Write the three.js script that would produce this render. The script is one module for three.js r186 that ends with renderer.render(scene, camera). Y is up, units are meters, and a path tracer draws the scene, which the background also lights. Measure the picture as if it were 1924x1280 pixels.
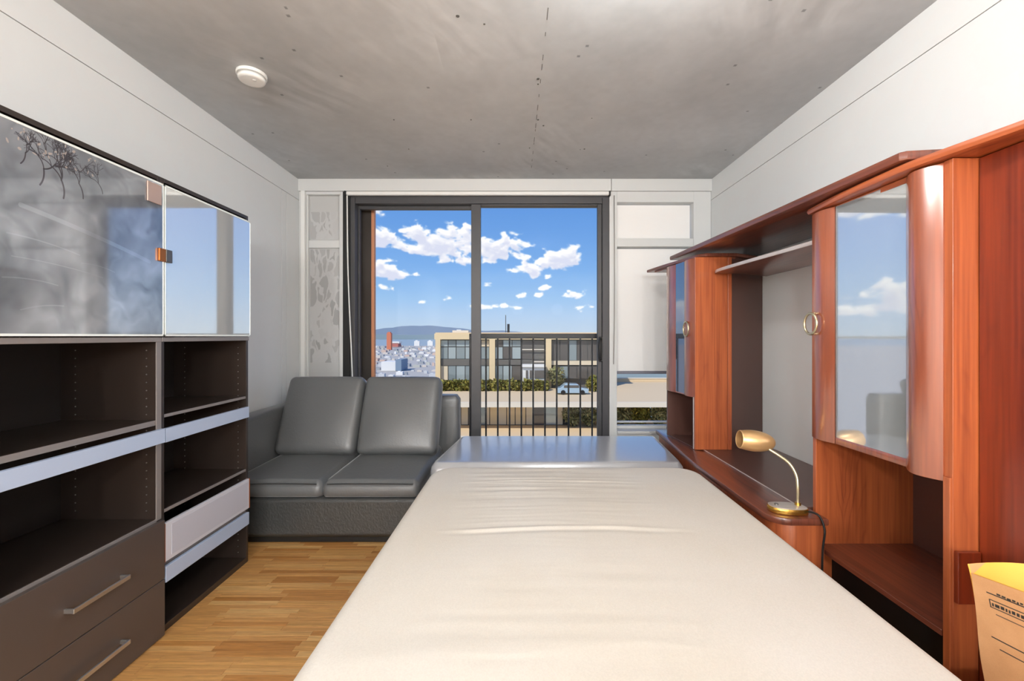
import * as THREE from 'three';
import { RoundedBoxGeometry } from 'three/addons/geometries/RoundedBoxGeometry.js';
import { mergeGeometries, mergeVertices, toCreasedNormals } from 'three/addons/utils/BufferGeometryUtils.js';

// ---------------------------------------------------------------- camera, sky, sun, lamps, exposure
const EYE = 1.28, FOCAL = 800;                       // eye height in metres, focal length in pixels of the 1924 x 1280 frame
const scene = new THREE.Scene();
const camera = new THREE.PerspectiveCamera(2 * Math.atan(640 / FOCAL) * 180 / Math.PI, 1924 / 1280, 0.02, 30000);
camera.position.set(0, EYE, 0);
camera.lookAt(0, EYE, -1);
camera.setViewOffset(1924, 1280, -3, 8, 1924, 1280); // vertical lines stay vertical: a shifted lens
const SKY_STRENGTH = 1.4;
const SUN = { direction: [-0.55, 0.95, 0.75], intensity: 3.4, color: [1, 0.94, 0.84] };
const KEY_LAMP = { at: [0.45, 2.42, -1.25], candela: 2.5, color: [1, 0.985, 0.96] };
const FILL_LAMPS = [  // added pendants, out of view, that brighten the room from behind
  { at: [-1.0, 1.95, 2.4], candela: 12 },
  { at: [0.1, 1.95, 2.7], candela: 12 },
  { at: [1.1, 1.95, 3.0], candela: 11 },
];
const FILL_COLOR = [1, 0.99, 0.985];
const renderer = new THREE.WebGLRenderer({ antialias: true });
renderer.toneMapping = THREE.LinearToneMapping;
renderer.toneMappingExposure = 1.0;
renderer.shadowMap.enabled = true;
const sun = new THREE.DirectionalLight(new THREE.Color().setRGB(...SUN.color), SUN.intensity);
sun.name = 'sun';
sun.position.set(...SUN.direction).multiplyScalar(120);
sun.castShadow = true;
Object.assign(sun.shadow.camera, { left: -90, right: 90, top: 90, bottom: -90, near: 1, far: 400 });
sun.shadow.mapSize.set(4096, 4096);
scene.add(sun, sun.target);

// ---------------------------------------------------------------- random numbers and noise
function rng(seed) { let s = seed >>> 0; return () => { s = (s + 0x6d2b79f5) >>> 0; let t = Math.imul(s ^ (s >>> 15), 1 | s); t = (t + Math.imul(t ^ (t >>> 7), 61 | t)) ^ t; return ((t ^ (t >>> 14)) >>> 0) / 4294967296; }; }
function hash(x, y, s) { let h = Math.imul(x, 374761393) ^ Math.imul(y, 668265263) ^ Math.imul(s, 2147483647 ^ 0x5bd1e995); h = Math.imul(h ^ (h >>> 13), 1274126177); return ((h ^ (h >>> 16)) >>> 0) / 4294967296; }
function vnoise(x, y, s = 0, px = 0, py = 0) {        // value noise, periodic when px, py are given
  const ix = Math.floor(x), iy = Math.floor(y), fx = x - ix, fy = y - iy, u = fx * fx * (3 - 2 * fx), v = fy * fy * (3 - 2 * fy);
  const wx = (a) => (px ? ((a % px) + px) % px : a), wy = (a) => (py ? ((a % py) + py) % py : a);
  const a = hash(wx(ix), wy(iy), s), b = hash(wx(ix + 1), wy(iy), s), c = hash(wx(ix), wy(iy + 1), s), d = hash(wx(ix + 1), wy(iy + 1), s);
  return a + (b - a) * u + (c - a) * v + (a - b - c + d) * u * v;
}
function fbm(x, y, s, oct, px = 0, py = 0) { let t = 0, a = 0.5, n = 0; for (let i = 0; i < oct; i++) { t += a * vnoise(x, y, s + i, px, py); n += a; a *= 0.5; x *= 2; y *= 2; px *= 2; py *= 2; } return t / n; }
const clamp = (x, a = 0, b = 1) => Math.min(b, Math.max(a, x)), lerp = (a, b, t) => a + (b - a) * t, smooth = (a, b, x) => { const t = clamp((x - a) / (b - a)); return t * t * (3 - 2 * t); };
const mix3 = (a, b, t) => [lerp(a[0], b[0], t), lerp(a[1], b[1], t), lerp(a[2], b[2], t)];

// ---------------------------------------------------------------- sky: blue air that pales towards the horizon, fair-weather cumulus
{
  const W = 4096, H = 2048, data = new Uint8Array(W * H * 4);
  const air = [[0, [168, 184, 200]], [2.5, [156, 180, 206]], [5, [136, 171, 208]], [9, [110, 154, 205]], [13, [96, 142, 200]], [18, [84, 131, 194]], [30, [70, 114, 180]], [60, [54, 94, 162]], [90, [46, 84, 152]]];
  const airAt = (e) => { for (let i = 1; i < air.length; i++) if (e <= air[i][0]) return mix3(air[i - 1][1], air[i][1], (e - air[i - 1][0]) / (air[i][0] - air[i - 1][0])); return air[air.length - 1][1]; };
  // each puff: azimuth and elevation (milliradians x 0.8, azimuth from the view axis), half width, half height, weight
  const puffs = [];
  const P = (px, py, w, h, k = 1) => { const x = (px - 965) / FOCAL, y = (632 - py) / FOCAL; puffs.push([Math.atan(x) * FOCAL, Math.atan(y / Math.hypot(1, x)) * FOCAL, w, h, k]); };
  P(716, 447, 42, 21); P(690, 450, 40, 24); P(780, 441, 36, 17); P(735, 461, 32, 9);
  P(828, 458, 40, 27); P(800, 470, 42, 12); P(872, 447, 34, 22, .8); P(862, 472, 50, 22); P(915, 470, 52, 23); P(958, 466, 34, 22); P(880, 487, 62, 12, .9); P(945, 478, 40, 16, .9);
  P(712, 510, 42, 19); P(742, 514, 30, 11); P(772, 515, 12, 7, .8); P(685, 512, 40, 16);
  P(1052, 491, 36, 20); P(1075, 482, 20, 14); P(1018, 492, 18, 12, .9); P(990, 506, 28, 11); P(994, 485, 14, 7, .8); P(1006, 518, 14, 8, .85); P(1030, 520, 10, 8, .6);
  P(993, 464, 14, 5, .7); P(915, 536, 12, 5, .8); P(1022, 542, 16, 5, .7); P(985, 556, 14, 6, .7); P(1014, 555, 22, 5, .7); P(1078, 555, 24, 10, .75); P(720, 540, 18, 7, .8); P(838, 562, 16, 6, .75); P(793, 568, 9, 4, .6);
  P(928, 577, 40, 6, .95); P(970, 579, 10, 5, .7); P(1112, 581, 30, 7, .8); P(1092, 580, 14, 5, .6); P(702, 400, 16, 14, .5); P(730, 585, 30, 3, .45);
  const rand = rng(77);
  for (let i = 0; i < 150; i++) {                     // the same kind of clouds all the way round
    const az = (rand() * 2 - 1) * Math.PI * FOCAL, el = 30 + rand() * rand() * 900, k = 0.5 + rand(), n = 3 + Math.floor(rand() * 5);
    const inside = Math.abs(az) < 420 && el < 300;
    if (!inside) for (let j = 0; j < n; j++) puffs.push([az + (rand() - 0.5) * 150 * k, el + (rand() - 0.5) * 24 * k, (16 + rand() * 40) * k, (7 + rand() * 15) * k, 0.7 + 0.3 * rand()]);
  }
  const cell = 64, cols = Math.ceil(2 * Math.PI * FOCAL / cell), bins = new Map();
  for (const p of puffs) for (let bx = Math.floor((p[0] - p[2] * 1.8) / cell); bx <= Math.floor((p[0] + p[2] * 1.8) / cell); bx++) for (let by = Math.floor((p[1] - p[3] * 2.2) / cell); by <= Math.floor((p[1] + p[3] * 1.8) / cell); by++) { const k = ((bx % cols + cols) % cols) + ',' + by; bins.has(k) ? bins.get(k).push(p) : bins.set(k, [p]); }
  const density = (list, az, el) => {
    let sum = 0;
    for (const p of list) { let dx = az - p[0]; if (dx > Math.PI * FOCAL) dx -= 2 * Math.PI * FOCAL; if (dx < -Math.PI * FOCAL) dx += 2 * Math.PI * FOCAL; dx /= p[2]; let dy = (el - p[1]) / p[3]; if (dy < 0) dy *= 1.5; const r = dx * dx + dy * dy; if (r < 2.9) sum = Math.max(sum, p[4] * (1 - r / 2.9)) + 0.12 * p[4] * Math.max(0, 1 - r / 1.4); }
    return sum;
  };
  for (let row = 0; row < H; row++) {
    const up = ((row + 0.5) / H - 0.5) * Math.PI, deg = up * 180 / Math.PI, base = deg >= 0 ? airAt(deg) : [138, 140, 136];
    for (let col = 0; col < W; col++) {
      const o = (row * W + col) * 4; let r = base[0], g = base[1], b = base[2];
      if (deg > 0) {
        let az = (((col + 0.5) / W - 0.5) * 2 * Math.PI + Math.PI / 2); if (az > Math.PI) az -= 2 * Math.PI;
        az *= FOCAL; const el = up * FOCAL, list = bins.get(((Math.floor(az / cell) % cols + cols) % cols) + ',' + Math.floor(el / cell));
        if (list) {
          const d0 = density(list, az, el);
          if (d0 > 0.02) {
            const wq = fbm(az / 30, el / 20, 55, 3) - 0.5, n = fbm(az / 17 + wq * 1.6, el / 10 - wq * 1.2, 5, 5), d = d0 + (n - 0.5) * 1.7 - 0.56, a = smooth(0, 0.32, d);
            if (a > 0) {
              const above = density(list, az - 3, el + 8) + (fbm((az - 3) / 17 + wq * 1.6, (el + 8) / 10 - wq * 1.2, 5, 4) - 0.5) * 1.7 - 0.56;
              const shade = clamp(above * 1.1, 0, 0.75), lit = mix3([228, 227, 226], [178, 184, 206], shade);
              [r, g, b] = mix3(base, lit, a);
            }
          }
        }
      }
      data[o] = r; data[o + 1] = g; data[o + 2] = b; data[o + 3] = 255;
    }
  }
  const t = new THREE.DataTexture(data, W, H); t.colorSpace = THREE.SRGBColorSpace; t.mapping = THREE.EquirectangularReflectionMapping; t.magFilter = THREE.LinearFilter; t.needsUpdate = true;
  scene.background = t; scene.backgroundIntensity = SKY_STRENGTH;
}

// ---------------------------------------------------------------- textures and materials
function tex(w, h, f, size, srgb = true) {            // f(u, v) -> [r, g, b] in 0..1; size = metres covered by the texture
  const d = new Uint8Array(w * h * 4);
  for (let y = 0; y < h; y++) for (let x = 0; x < w; x++) { const c = f((x + 0.5) / w, (y + 0.5) / h), o = (y * w + x) * 4; for (let k = 0; k < 3; k++) d[o + k] = clamp(c[k]) * 255; d[o + 3] = 255; }
  const t = new THREE.DataTexture(d, w, h); t.magFilter = THREE.LinearFilter; t.minFilter = THREE.LinearMipmapLinearFilter; t.generateMipmaps = true; t.wrapS = t.wrapT = THREE.RepeatWrapping;
  if (srgb) t.colorSpace = THREE.SRGBColorSpace;
  t.repeat.set(1 / size[0], 1 / size[1]); t.needsUpdate = true; return t;
}
const grey = (v) => [v, v, v], rgb = (r, g, b) => [r / 255, g / 255, b / 255];
const std = (o) => new THREE.MeshStandardMaterial(o), phys = (o) => new THREE.MeshPhysicalMaterial(o);
const css = (r, g, b) => new THREE.Color().setRGB(r / 255, g / 255, b / 255, THREE.SRGBColorSpace);

function cherryTexture(seed, dark, light) {
  return tex(512, 1024, (u, v) => {
    const warp = fbm(u * 3, v * 4, seed, 4, 3, 4) - 0.5, arch = Math.pow(Math.abs(((u * 2) % 1) - 0.5) * 2, 2);
    const ring = 0.5 + 0.5 * Math.sin((v * 6 + arch * 3.2 + warp * 2.6) * Math.PI * 2 + u * 2);
    const streak = fbm(u * 70, v * 5, seed + 9, 3, 70, 5), broad = fbm(u * 7, v * 2, seed + 20, 3, 7, 2), line = Math.pow(ring, 7) * 0.4 * smooth(0.35, 0.75, broad);
    return mix3(light, dark, clamp(0.15 + (streak - 0.5) * 0.75 + (broad - 0.5) * 0.7 + line + 0.18));
  }, [0.55, 1.3]);
}
const cherryMap = cherryTexture(3, rgb(132, 60, 34), rgb(190, 102, 56));
const cherryDarkMap = cherryTexture(31, rgb(86, 45, 33), rgb(128, 68, 48));
const parquetGrain = tex(512, 128, (u, v) => { const s = fbm(u * 5, v * 26, 61, 4, 5, 26), f = fbm(u * 20, v * 100, 66, 2, 20, 100); return grey(0.80 + 0.28 * (s - 0.5) + 0.12 * (f - 0.5) + 0.06); }, [0.5, 0.12]);
const concreteMap = tex(1024, 1024, (u, v) => {
  const big = fbm(u * 4, v * 4, 70, 5, 4, 4), mid = fbm(u * 13, v * 10, 75, 4, 13, 10), fine = fbm(u * 90, v * 90, 80, 3, 90, 90), warp = fbm(u * 6, v * 6, 84, 3, 6, 6);
  const trowel = fbm((u + v * 0.6) * 60 + warp * 6, (v - u * 0.5) * 12, 88, 3), patch = smooth(0.52, 0.66, fbm(u * 5, v * 5, 95, 4, 5, 5));
  let g = 0.735 + (big - 0.5) * 0.17 + (mid - 0.5) * 0.06 + (fine - 0.5) * 0.035 + patch * (0.015 + (trowel - 0.5) * 0.11);
  const pit = hash(Math.floor(u * 260), Math.floor(v * 260), 9); if (pit > 0.9993) g -= 0.2;
  const w = (fbm(u * 3, v * 3, 101, 3, 3, 3) - 0.5) * 0.05;
  return [g - 0.008 + w * 0.3, g + 0.003, g + 0.008 - w * 0.25];
}, [3.9, 3.9]);
const concreteBump = tex(512, 512, (u, v) => { const warp = fbm(u * 6, v * 6, 84, 3, 6, 6), patch = smooth(0.5, 0.66, fbm(u * 5, v * 5, 95, 4, 5, 5)); return grey(0.5 + 0.4 * (fbm(u * 4, v * 4, 70, 5, 4, 4) - 0.5) + patch * 0.5 * (fbm((u + v * 0.6) * 60 + warp * 6, (v - u * 0.5) * 12, 88, 3) - 0.5)); }, [3.9, 3.9], false);
const leatherBump = tex(512, 512, (u, v) => grey(0.5 + 0.5 * (fbm(u * 60, v * 60, 120, 3, 60, 60) - 0.5) + 0.9 * (fbm(u * 5, v * 5, 130, 3, 5, 5) - 0.5)), [0.5, 0.5], false);
const clothMap = tex(512, 512, (u, v) => { const a = fbm(u * 4, v * 4, 140, 4, 4, 4) - 0.5, w = (hash(Math.floor(u * 512), Math.floor(v * 512), 3) - 0.5) * 0.03; return [0.835 + a * 0.03 + w, 0.81 + a * 0.045 + w, 0.768 + a * 0.07 + w]; }, [1.3, 1.3]);
const plasterMap = tex(256, 256, (u, v) => { const a = (fbm(u * 6, v * 6, 150, 4, 6, 6) - 0.5) * 0.02; return [0.895 + a, 0.905 + a, 0.905 + a]; }, [2, 2]);

const M = {
  wall: std({ map: plasterMap, roughness: 0.75 }),
  trim: std({ color: css(212, 214, 213), roughness: 0.5 }),
  concrete: std({ map: concreteMap, bumpMap: concreteBump, bumpScale: 0.003, roughness: 0.7 }),
  joint: std({ color: css(95, 95, 92), roughness: 0.9 }),
  cherry: phys({ map: cherryMap, roughness: 0.42, clearcoat: 0.55, clearcoatRoughness: 0.16 }),
  cherrySatin: phys({ map: cherryMap, color: css(225, 215, 215), roughness: 0.3, clearcoat: 1, clearcoatRoughness: 0.16, ior: 2.3 }),
  cherryDark: phys({ map: cherryDarkMap, roughness: 0.4, clearcoat: 0.9, clearcoatRoughness: 0.18 }),
  cherryPanel: phys({ map: cherryMap, color: css(186, 140, 126), roughness: 0.34, clearcoat: 0.8, clearcoatRoughness: 0.2 }),
  walnut: phys({ color: css(88, 58, 50), roughness: 0.4, clearcoat: 0.45, clearcoatRoughness: 0.25 }),
  edge: phys({ color: css(196, 186, 182), roughness: 0.3, clearcoat: 0.6 }),
  blackBrown: phys({ color: css(50, 41, 36), roughness: 0.38, clearcoat: 0.25, clearcoatRoughness: 0.3 }),
  blackBrownFront: phys({ color: css(80, 70, 65), roughness: 0.4, clearcoat: 0.3, clearcoatRoughness: 0.3 }),
  blackBrownDark: std({ color: css(34, 29, 27), roughness: 0.5 }),
  sheenEdge: phys({ color: css(128, 122, 120), roughness: 0.3, clearcoat: 0.5, clearcoatRoughness: 0.2 }),  // dark glossy edges; the window they reflect is put into this grey
  sheenRail: phys({ color: css(176, 192, 218), roughness: 0.35, clearcoat: 0.4 }),  // glossy dark boards; the reflected window is painted in as pale blue
  mirrorGlass: phys({ color: css(238, 242, 242), roughness: 0.04, metalness: 0.6, clearcoat: 1, clearcoatRoughness: 0.02 }),
  glassEdge: phys({ color: css(232, 240, 238), roughness: 0.15, clearcoat: 0.5 }),
  frostDrawer: phys({ color: css(206, 207, 216), roughness: 0.3, clearcoat: 0.35 }),
  frostInner: phys({ color: css(190, 191, 202), roughness: 0.45 }),
  copper: std({ color: css(196, 112, 58), roughness: 0.28, metalness: 0.85 }),
  steel: std({ color: css(200, 200, 198), roughness: 0.28, metalness: 0.9 }),
  darkSteel: std({ color: css(120, 116, 112), roughness: 0.35, metalness: 0.8 }),
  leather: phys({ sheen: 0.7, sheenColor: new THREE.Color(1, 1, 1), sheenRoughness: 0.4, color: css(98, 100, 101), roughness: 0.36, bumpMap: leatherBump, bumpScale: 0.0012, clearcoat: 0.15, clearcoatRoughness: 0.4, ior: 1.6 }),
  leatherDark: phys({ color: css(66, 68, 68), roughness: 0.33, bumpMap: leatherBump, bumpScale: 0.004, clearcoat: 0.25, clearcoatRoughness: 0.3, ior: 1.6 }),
  leatherBench: phys({ color: css(178, 180, 184), metalness: 0.12, sheen: 1, sheenColor: new THREE.Color(1, 1, 1), sheenRoughness: 0.35, roughness: 0.28, bumpMap: leatherBump, bumpScale: 0.0006, clearcoat: 1, clearcoatRoughness: 0.15, ior: 2.2 }),  // same leather as the sofa, lightened for the window reflected on its top
  plinth: std({ color: css(30, 32, 33), roughness: 0.4 }),
  sheet: phys({ map: clothMap, roughness: 0.85, sheen: 0.25, sheenRoughness: 0.6 }),
  frame: phys({ color: css(74, 74, 76), roughness: 0.45, metalness: 0.25 }),
  frameBlack: std({ color: css(26, 26, 26), roughness: 0.45 }),
  pane: phys({ color: 0xffffff, transmission: 1, thickness: 0, roughness: 0.0, ior: 1.45, specularIntensity: 0.25 }),
  blind: phys({ color: css(253, 252, 250), transmission: 0.12, thickness: 0, roughness: 0.95 }),
  railing: std({ color: css(46, 48, 50), roughness: 0.5, metalness: 0.3 }),
  brass: std({ color: css(212, 168, 82), roughness: 0.27, metalness: 0.95 }),
  paleBrass: std({ color: css(214, 202, 168), roughness: 0.3, metalness: 0.9 }),
  black: std({ color: css(20, 20, 20), roughness: 0.6 }),
  white: std({ color: css(232, 233, 230), roughness: 0.5 }),
  smokeWhite: std({ color: css(240, 241, 238), roughness: 0.45 }),
  subfloor: std({ color: css(110, 76, 44), roughness: 0.8 }),
  kraftYellow: std({ color: css(238, 186, 78), roughness: 0.7 }),
  pierDark: std({ color: css(58, 52, 47), roughness: 0.7 }),
  pierRed: std({ color: css(112, 52, 36), roughness: 0.7 }),
  pierEdge: std({ color: css(206, 142, 104), roughness: 0.6 }),
  // outside
  stone: std({ color: css(222, 208, 180), roughness: 0.85 }),
  stoneWarm: std({ color: css(230, 208, 166), roughness: 0.85 }),
  paleSlab: std({ color: css(222, 200, 164), roughness: 0.85 }),
  spandrel: std({ color: css(106, 104, 98), roughness: 0.6 }),
  farGlass: phys({ color: css(160, 174, 177), roughness: 0.06, metalness: 0.35, clearcoat: 1 }),
  farGlassPale: phys({ color: css(184, 198, 200), roughness: 0.08, metalness: 0.3, clearcoat: 1 }),
  farGlassDark: phys({ color: css(106, 102, 98), roughness: 0.06, metalness: 0.2, clearcoat: 1 }),
  farMullion: std({ color: css(70, 70, 68), roughness: 0.6 }),
  ground: std({ color: css(182, 180, 176), roughness: 0.95 }),
  sea: std({ color: css(150, 170, 182), roughness: 0.9 }),
  hill: std({ color: css(136, 152, 172), roughness: 1 }),  // distance haze is mixed into this blue-grey
  hillNear: std({ color: css(138, 156, 164), roughness: 1 }),  // nearer ridge, haze painted into its colour as well
  leafGreen: std({ color: css(132, 130, 62), roughness: 0.8, side: THREE.DoubleSide }),
  leafOlive: std({ color: css(142, 144, 104), roughness: 0.8, side: THREE.DoubleSide }),
  trunk: std({ color: css(84, 68, 52), roughness: 0.9 }),
  orangeTower: std({ color: css(214, 128, 96), roughness: 0.8 }),
  lightGrey: std({ color: css(226, 216, 198), roughness: 0.8 }),
  carBlue: phys({ color: css(160, 186, 204), roughness: 0.3, clearcoat: 1 }),
  tyre: std({ color: css(30, 30, 30), roughness: 0.8 }),
};

// ---------------------------------------------------------------- helpers: geometry
// Z counts metres away from the camera (world z = -Z); uv is in metres, with the grain along the axis given.
function uvBox(g, grain = 'y') {
  g = g.index ? g.toNonIndexed() : g;
  if (!g.attributes.normal) g.computeVertexNormals();
  const p = g.attributes.position, n = g.attributes.normal, uv = new Float32Array(p.count * 2), ax = { x: 0, y: 1, z: 2 }[grain];
  for (let i = 0; i < p.count; i++) {
    const N = [Math.abs(n.getX(i)), Math.abs(n.getY(i)), Math.abs(n.getZ(i))], P = [p.getX(i), p.getY(i), p.getZ(i)];
    const k = N[0] > N[1] ? (N[0] > N[2] ? 0 : 2) : N[1] > N[2] ? 1 : 2, rest = [0, 1, 2].filter((a) => a !== k);
    const v = rest.includes(ax) ? ax : rest[1], u = rest.find((a) => a !== v);
    uv[i * 2] = P[u] + k * 0.37; uv[i * 2 + 1] = P[v] + k * 0.11;
  }
  g.setAttribute('uv', new THREE.BufferAttribute(uv, 2));
  return g;
}
function box(x0, x1, y0, y1, Z0, Z1, { r = 0.0025, grain = 'y', seg = 2 } = {}) {
  const w = x1 - x0, h = y1 - y0, d = Math.abs(Z1 - Z0), rr = Math.min(r, w * 0.49, h * 0.49, d * 0.49);
  const g = rr > 0 ? new RoundedBoxGeometry(w, h, d, seg, rr) : new THREE.BoxGeometry(w, h, d);
  g.translate((x0 + x1) / 2, (y0 + y1) / 2, -(Z0 + Z1) / 2);
  return uvBox(g, grain);
}
function prism(points, y0, y1, { bevel = 0.003, grain = 'y' } = {}) {       // plan outline [X, Z] raised from y0 to y1
  const s = new THREE.Shape(points.map(([x, z]) => new THREE.Vector2(x, z))), b = Math.min(bevel, (y1 - y0) * 0.4);
  const g = new THREE.ExtrudeGeometry(s, { depth: y1 - y0 - 2 * b, bevelEnabled: b > 0, bevelThickness: b, bevelSize: b, bevelOffset: -b, bevelSegments: 2, curveSegments: 8 });
  g.translate(0, 0, y0 + b); g.rotateX(-Math.PI / 2);
  return uvBox(toCreasedNormals(g, 0.6), grain);
}
function curve(points, n = 24) { const c = new THREE.CatmullRomCurve3(points.map(([x, z]) => new THREE.Vector3(x, 0, z)), false, 'centripetal'); return c.getPoints(n).map((p) => [p.x, p.z]); }
function tube(points, r, seg = 40, rad = 10) { return new THREE.TubeGeometry(new THREE.CatmullRomCurve3(points.map(([x, y, Z]) => new THREE.Vector3(x, y, -Z)), false, 'centripetal'), seg, r, rad); }
function bar(a, b, r, rad = 10) { const A = new THREE.Vector3(a[0], a[1], -a[2]), B = new THREE.Vector3(b[0], b[1], -b[2]), g = new THREE.CylinderGeometry(r, r, A.distanceTo(B), rad); g.applyQuaternion(new THREE.Quaternion().setFromUnitVectors(new THREE.Vector3(0, 1, 0), B.clone().sub(A).normalize())); g.translate((A.x + B.x) / 2, (A.y + B.y) / 2, (A.z + B.z) / 2); return g; }
// a padded block: plan corners (near left, near right, far right, far left) as [X, Z], plan corner radius R, top edge radius r, top puff, extra height by (s, t)
function padded(c, y0, y1, { R = 0.05, r = 0.03, puff = 0.01, n = [48, 10, 48], extra, seam = 0 } = {}) {
  const W = (Math.hypot(c[1][0] - c[0][0], c[1][1] - c[0][1]) + Math.hypot(c[2][0] - c[3][0], c[2][1] - c[3][1])) / 2, D = (Math.hypot(c[3][0] - c[0][0], c[3][1] - c[0][1]) + Math.hypot(c[2][0] - c[1][0], c[2][1] - c[1][1])) / 2, Hh = y1 - y0;
  let g = new THREE.BoxGeometry(W, Hh, D, ...n); g.deleteAttribute('normal'); g.deleteAttribute('uv'); g = mergeVertices(g, 1e-5);
  const p = g.attributes.position, a = W / 2, b = D / 2, uv = new Float32Array(p.count * 2);
  for (let i = 0; i < p.count; i++) {
    let x = p.getX(i), y = p.getY(i) + Hh / 2, z = p.getZ(i);
    const top = y > Hh - 1e-6, side = Math.abs(Math.abs(x) - a) < 1e-6 || Math.abs(Math.abs(z) - b) < 1e-6, qx = clamp(x, -a + R, a - R), qz = clamp(z, -b + R, b - R), dx = x - qx, dz = z - qz, len = Math.hypot(dx, dz);
    if (dx && dz) { const m = Math.max(Math.abs(dx), Math.abs(dz)); x = qx + dx / len * m; z = qz + dz / len * m; }
    const ox = x - qx, oz = z - qz, e = dx || dz ? R - Math.max(Math.abs(dx), Math.abs(dz)) : R + Math.min(a - R - Math.abs(qx), b - R - Math.abs(qz));
    let yy;
    if (top) { yy = Hh; if (e < r) yy = Hh - (r - Math.sqrt(Math.max(0, r * r - (r - e) * (r - e)))); const s = x / a, t = z / b; yy += puff * (1 - s * s) * (1 - t * t); if (extra) yy += extra(x, -z, e); }
    else { yy = y / Hh * (Hh - r) + (side ? 0 : 0); if (side && seam) { const k = y / Hh, out = seam * Math.sin(Math.PI * clamp(k)); x += (ox || 0) / (R || 1) * out; z += (oz || 0) / (R || 1) * out; } }
    const s = (x / a + 1) / 2, t = (1 - z / b) / 2, X = lerp(lerp(c[0][0], c[1][0], s), lerp(c[3][0], c[2][0], s), t), Z = lerp(lerp(c[0][1], c[1][1], s), lerp(c[3][1], c[2][1], s), t);
    uv[i * 2] = X; uv[i * 2 + 1] = top ? Z : Z + yy * 0.7;
    p.setXYZ(i, X, y0 + yy, -Z);
  }
  g.setAttribute('uv', new THREE.BufferAttribute(uv, 2));
  g.computeVertexNormals();
  return g;
}
// a loose cushion: width, height, thickness, edge radius and puff, in its own axes
function cushion(w, h, d, r, puff, n = 28) {
  let g = new THREE.BoxGeometry(w, h, d, n, n, 8); g.deleteAttribute('normal'); g.deleteAttribute('uv'); g = mergeVertices(g, 1e-5);
  const p = g.attributes.position, uv = new Float32Array(p.count * 2), R = new THREE.Vector3(w / 2, h / 2, d / 2), v = new THREE.Vector3(), q = new THREE.Vector3();
  for (let i = 0; i < p.count; i++) {
    v.fromBufferAttribute(p, i); uv[i * 2] = v.x; uv[i * 2 + 1] = v.y;
    q.set(clamp(v.x, -R.x + r, R.x - r), clamp(v.y, -R.y + r, R.y - r), clamp(v.z, -R.z + r, R.z - r));
    const o = v.clone().sub(q), m = Math.max(Math.abs(o.x), Math.abs(o.y), Math.abs(o.z)); if (o.length() > 0) o.setLength(m); v.copy(q).add(o);
    const s = v.x / R.x, t = v.y / R.y, k = Math.max(0, 1 - s * s) * Math.max(0, 1 - t * t);
    v.z += Math.sign(v.z) * puff * Math.pow(k, 0.6); v.x *= 1 + 0.012 * (1 - t * t); v.y *= 1 + 0.012 * (1 - s * s);
    p.setXYZ(i, v.x, v.y, v.z);
  }
  g.setAttribute('uv', new THREE.BufferAttribute(uv, 2)); g.computeVertexNormals(); return g;
}
const merge = (list) => mergeGeometries(list.map((g) => { const h = g.index ? g.toNonIndexed() : g; for (const k of Object.keys(h.attributes)) if (!['position', 'normal', 'uv'].includes(k)) h.deleteAttribute(k); return h; }));

// ---------------------------------------------------------------- helpers: objects
const taken = new Map();
function numbered(name) { const n = taken.get(name) ?? 0; taken.set(name, n + 1); return n ? `${name}_${String(n).padStart(3, '0')}` : name; }
function thing(name, label, category, [x, y, Z] = [0, 0, 0], group) {       // a Group at the thing's base; its parts are built in room coordinates
  const o = new THREE.Group(); o.name = numbered(name); o.position.set(x, y, -Z); o.userData = { label, category }; if (group) o.userData.group = group;
  scene.add(o); return o;
}
function origin(o) { const v = new THREE.Vector3(); for (let p = o; p && p !== scene; p = p.parent) v.add(p.position); return v; }
function add(name, g, m, parent = scene, data) {
  const o = new THREE.Mesh(g, m); o.name = parent === scene ? numbered(name) : name;
  if (parent !== scene) { const v = origin(parent); g.translate(-v.x, -v.y, -v.z); }
  if (data) o.userData = data;
  parent.add(o); return o;
}
const struct = (name, g, m, parent = scene) => add(name, g, m, parent, parent === scene ? { kind: 'structure' } : undefined);
const single = (name, g, m, label, category, group) => add(name, g, m, scene, group ? { label, category, group } : { label, category });

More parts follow.
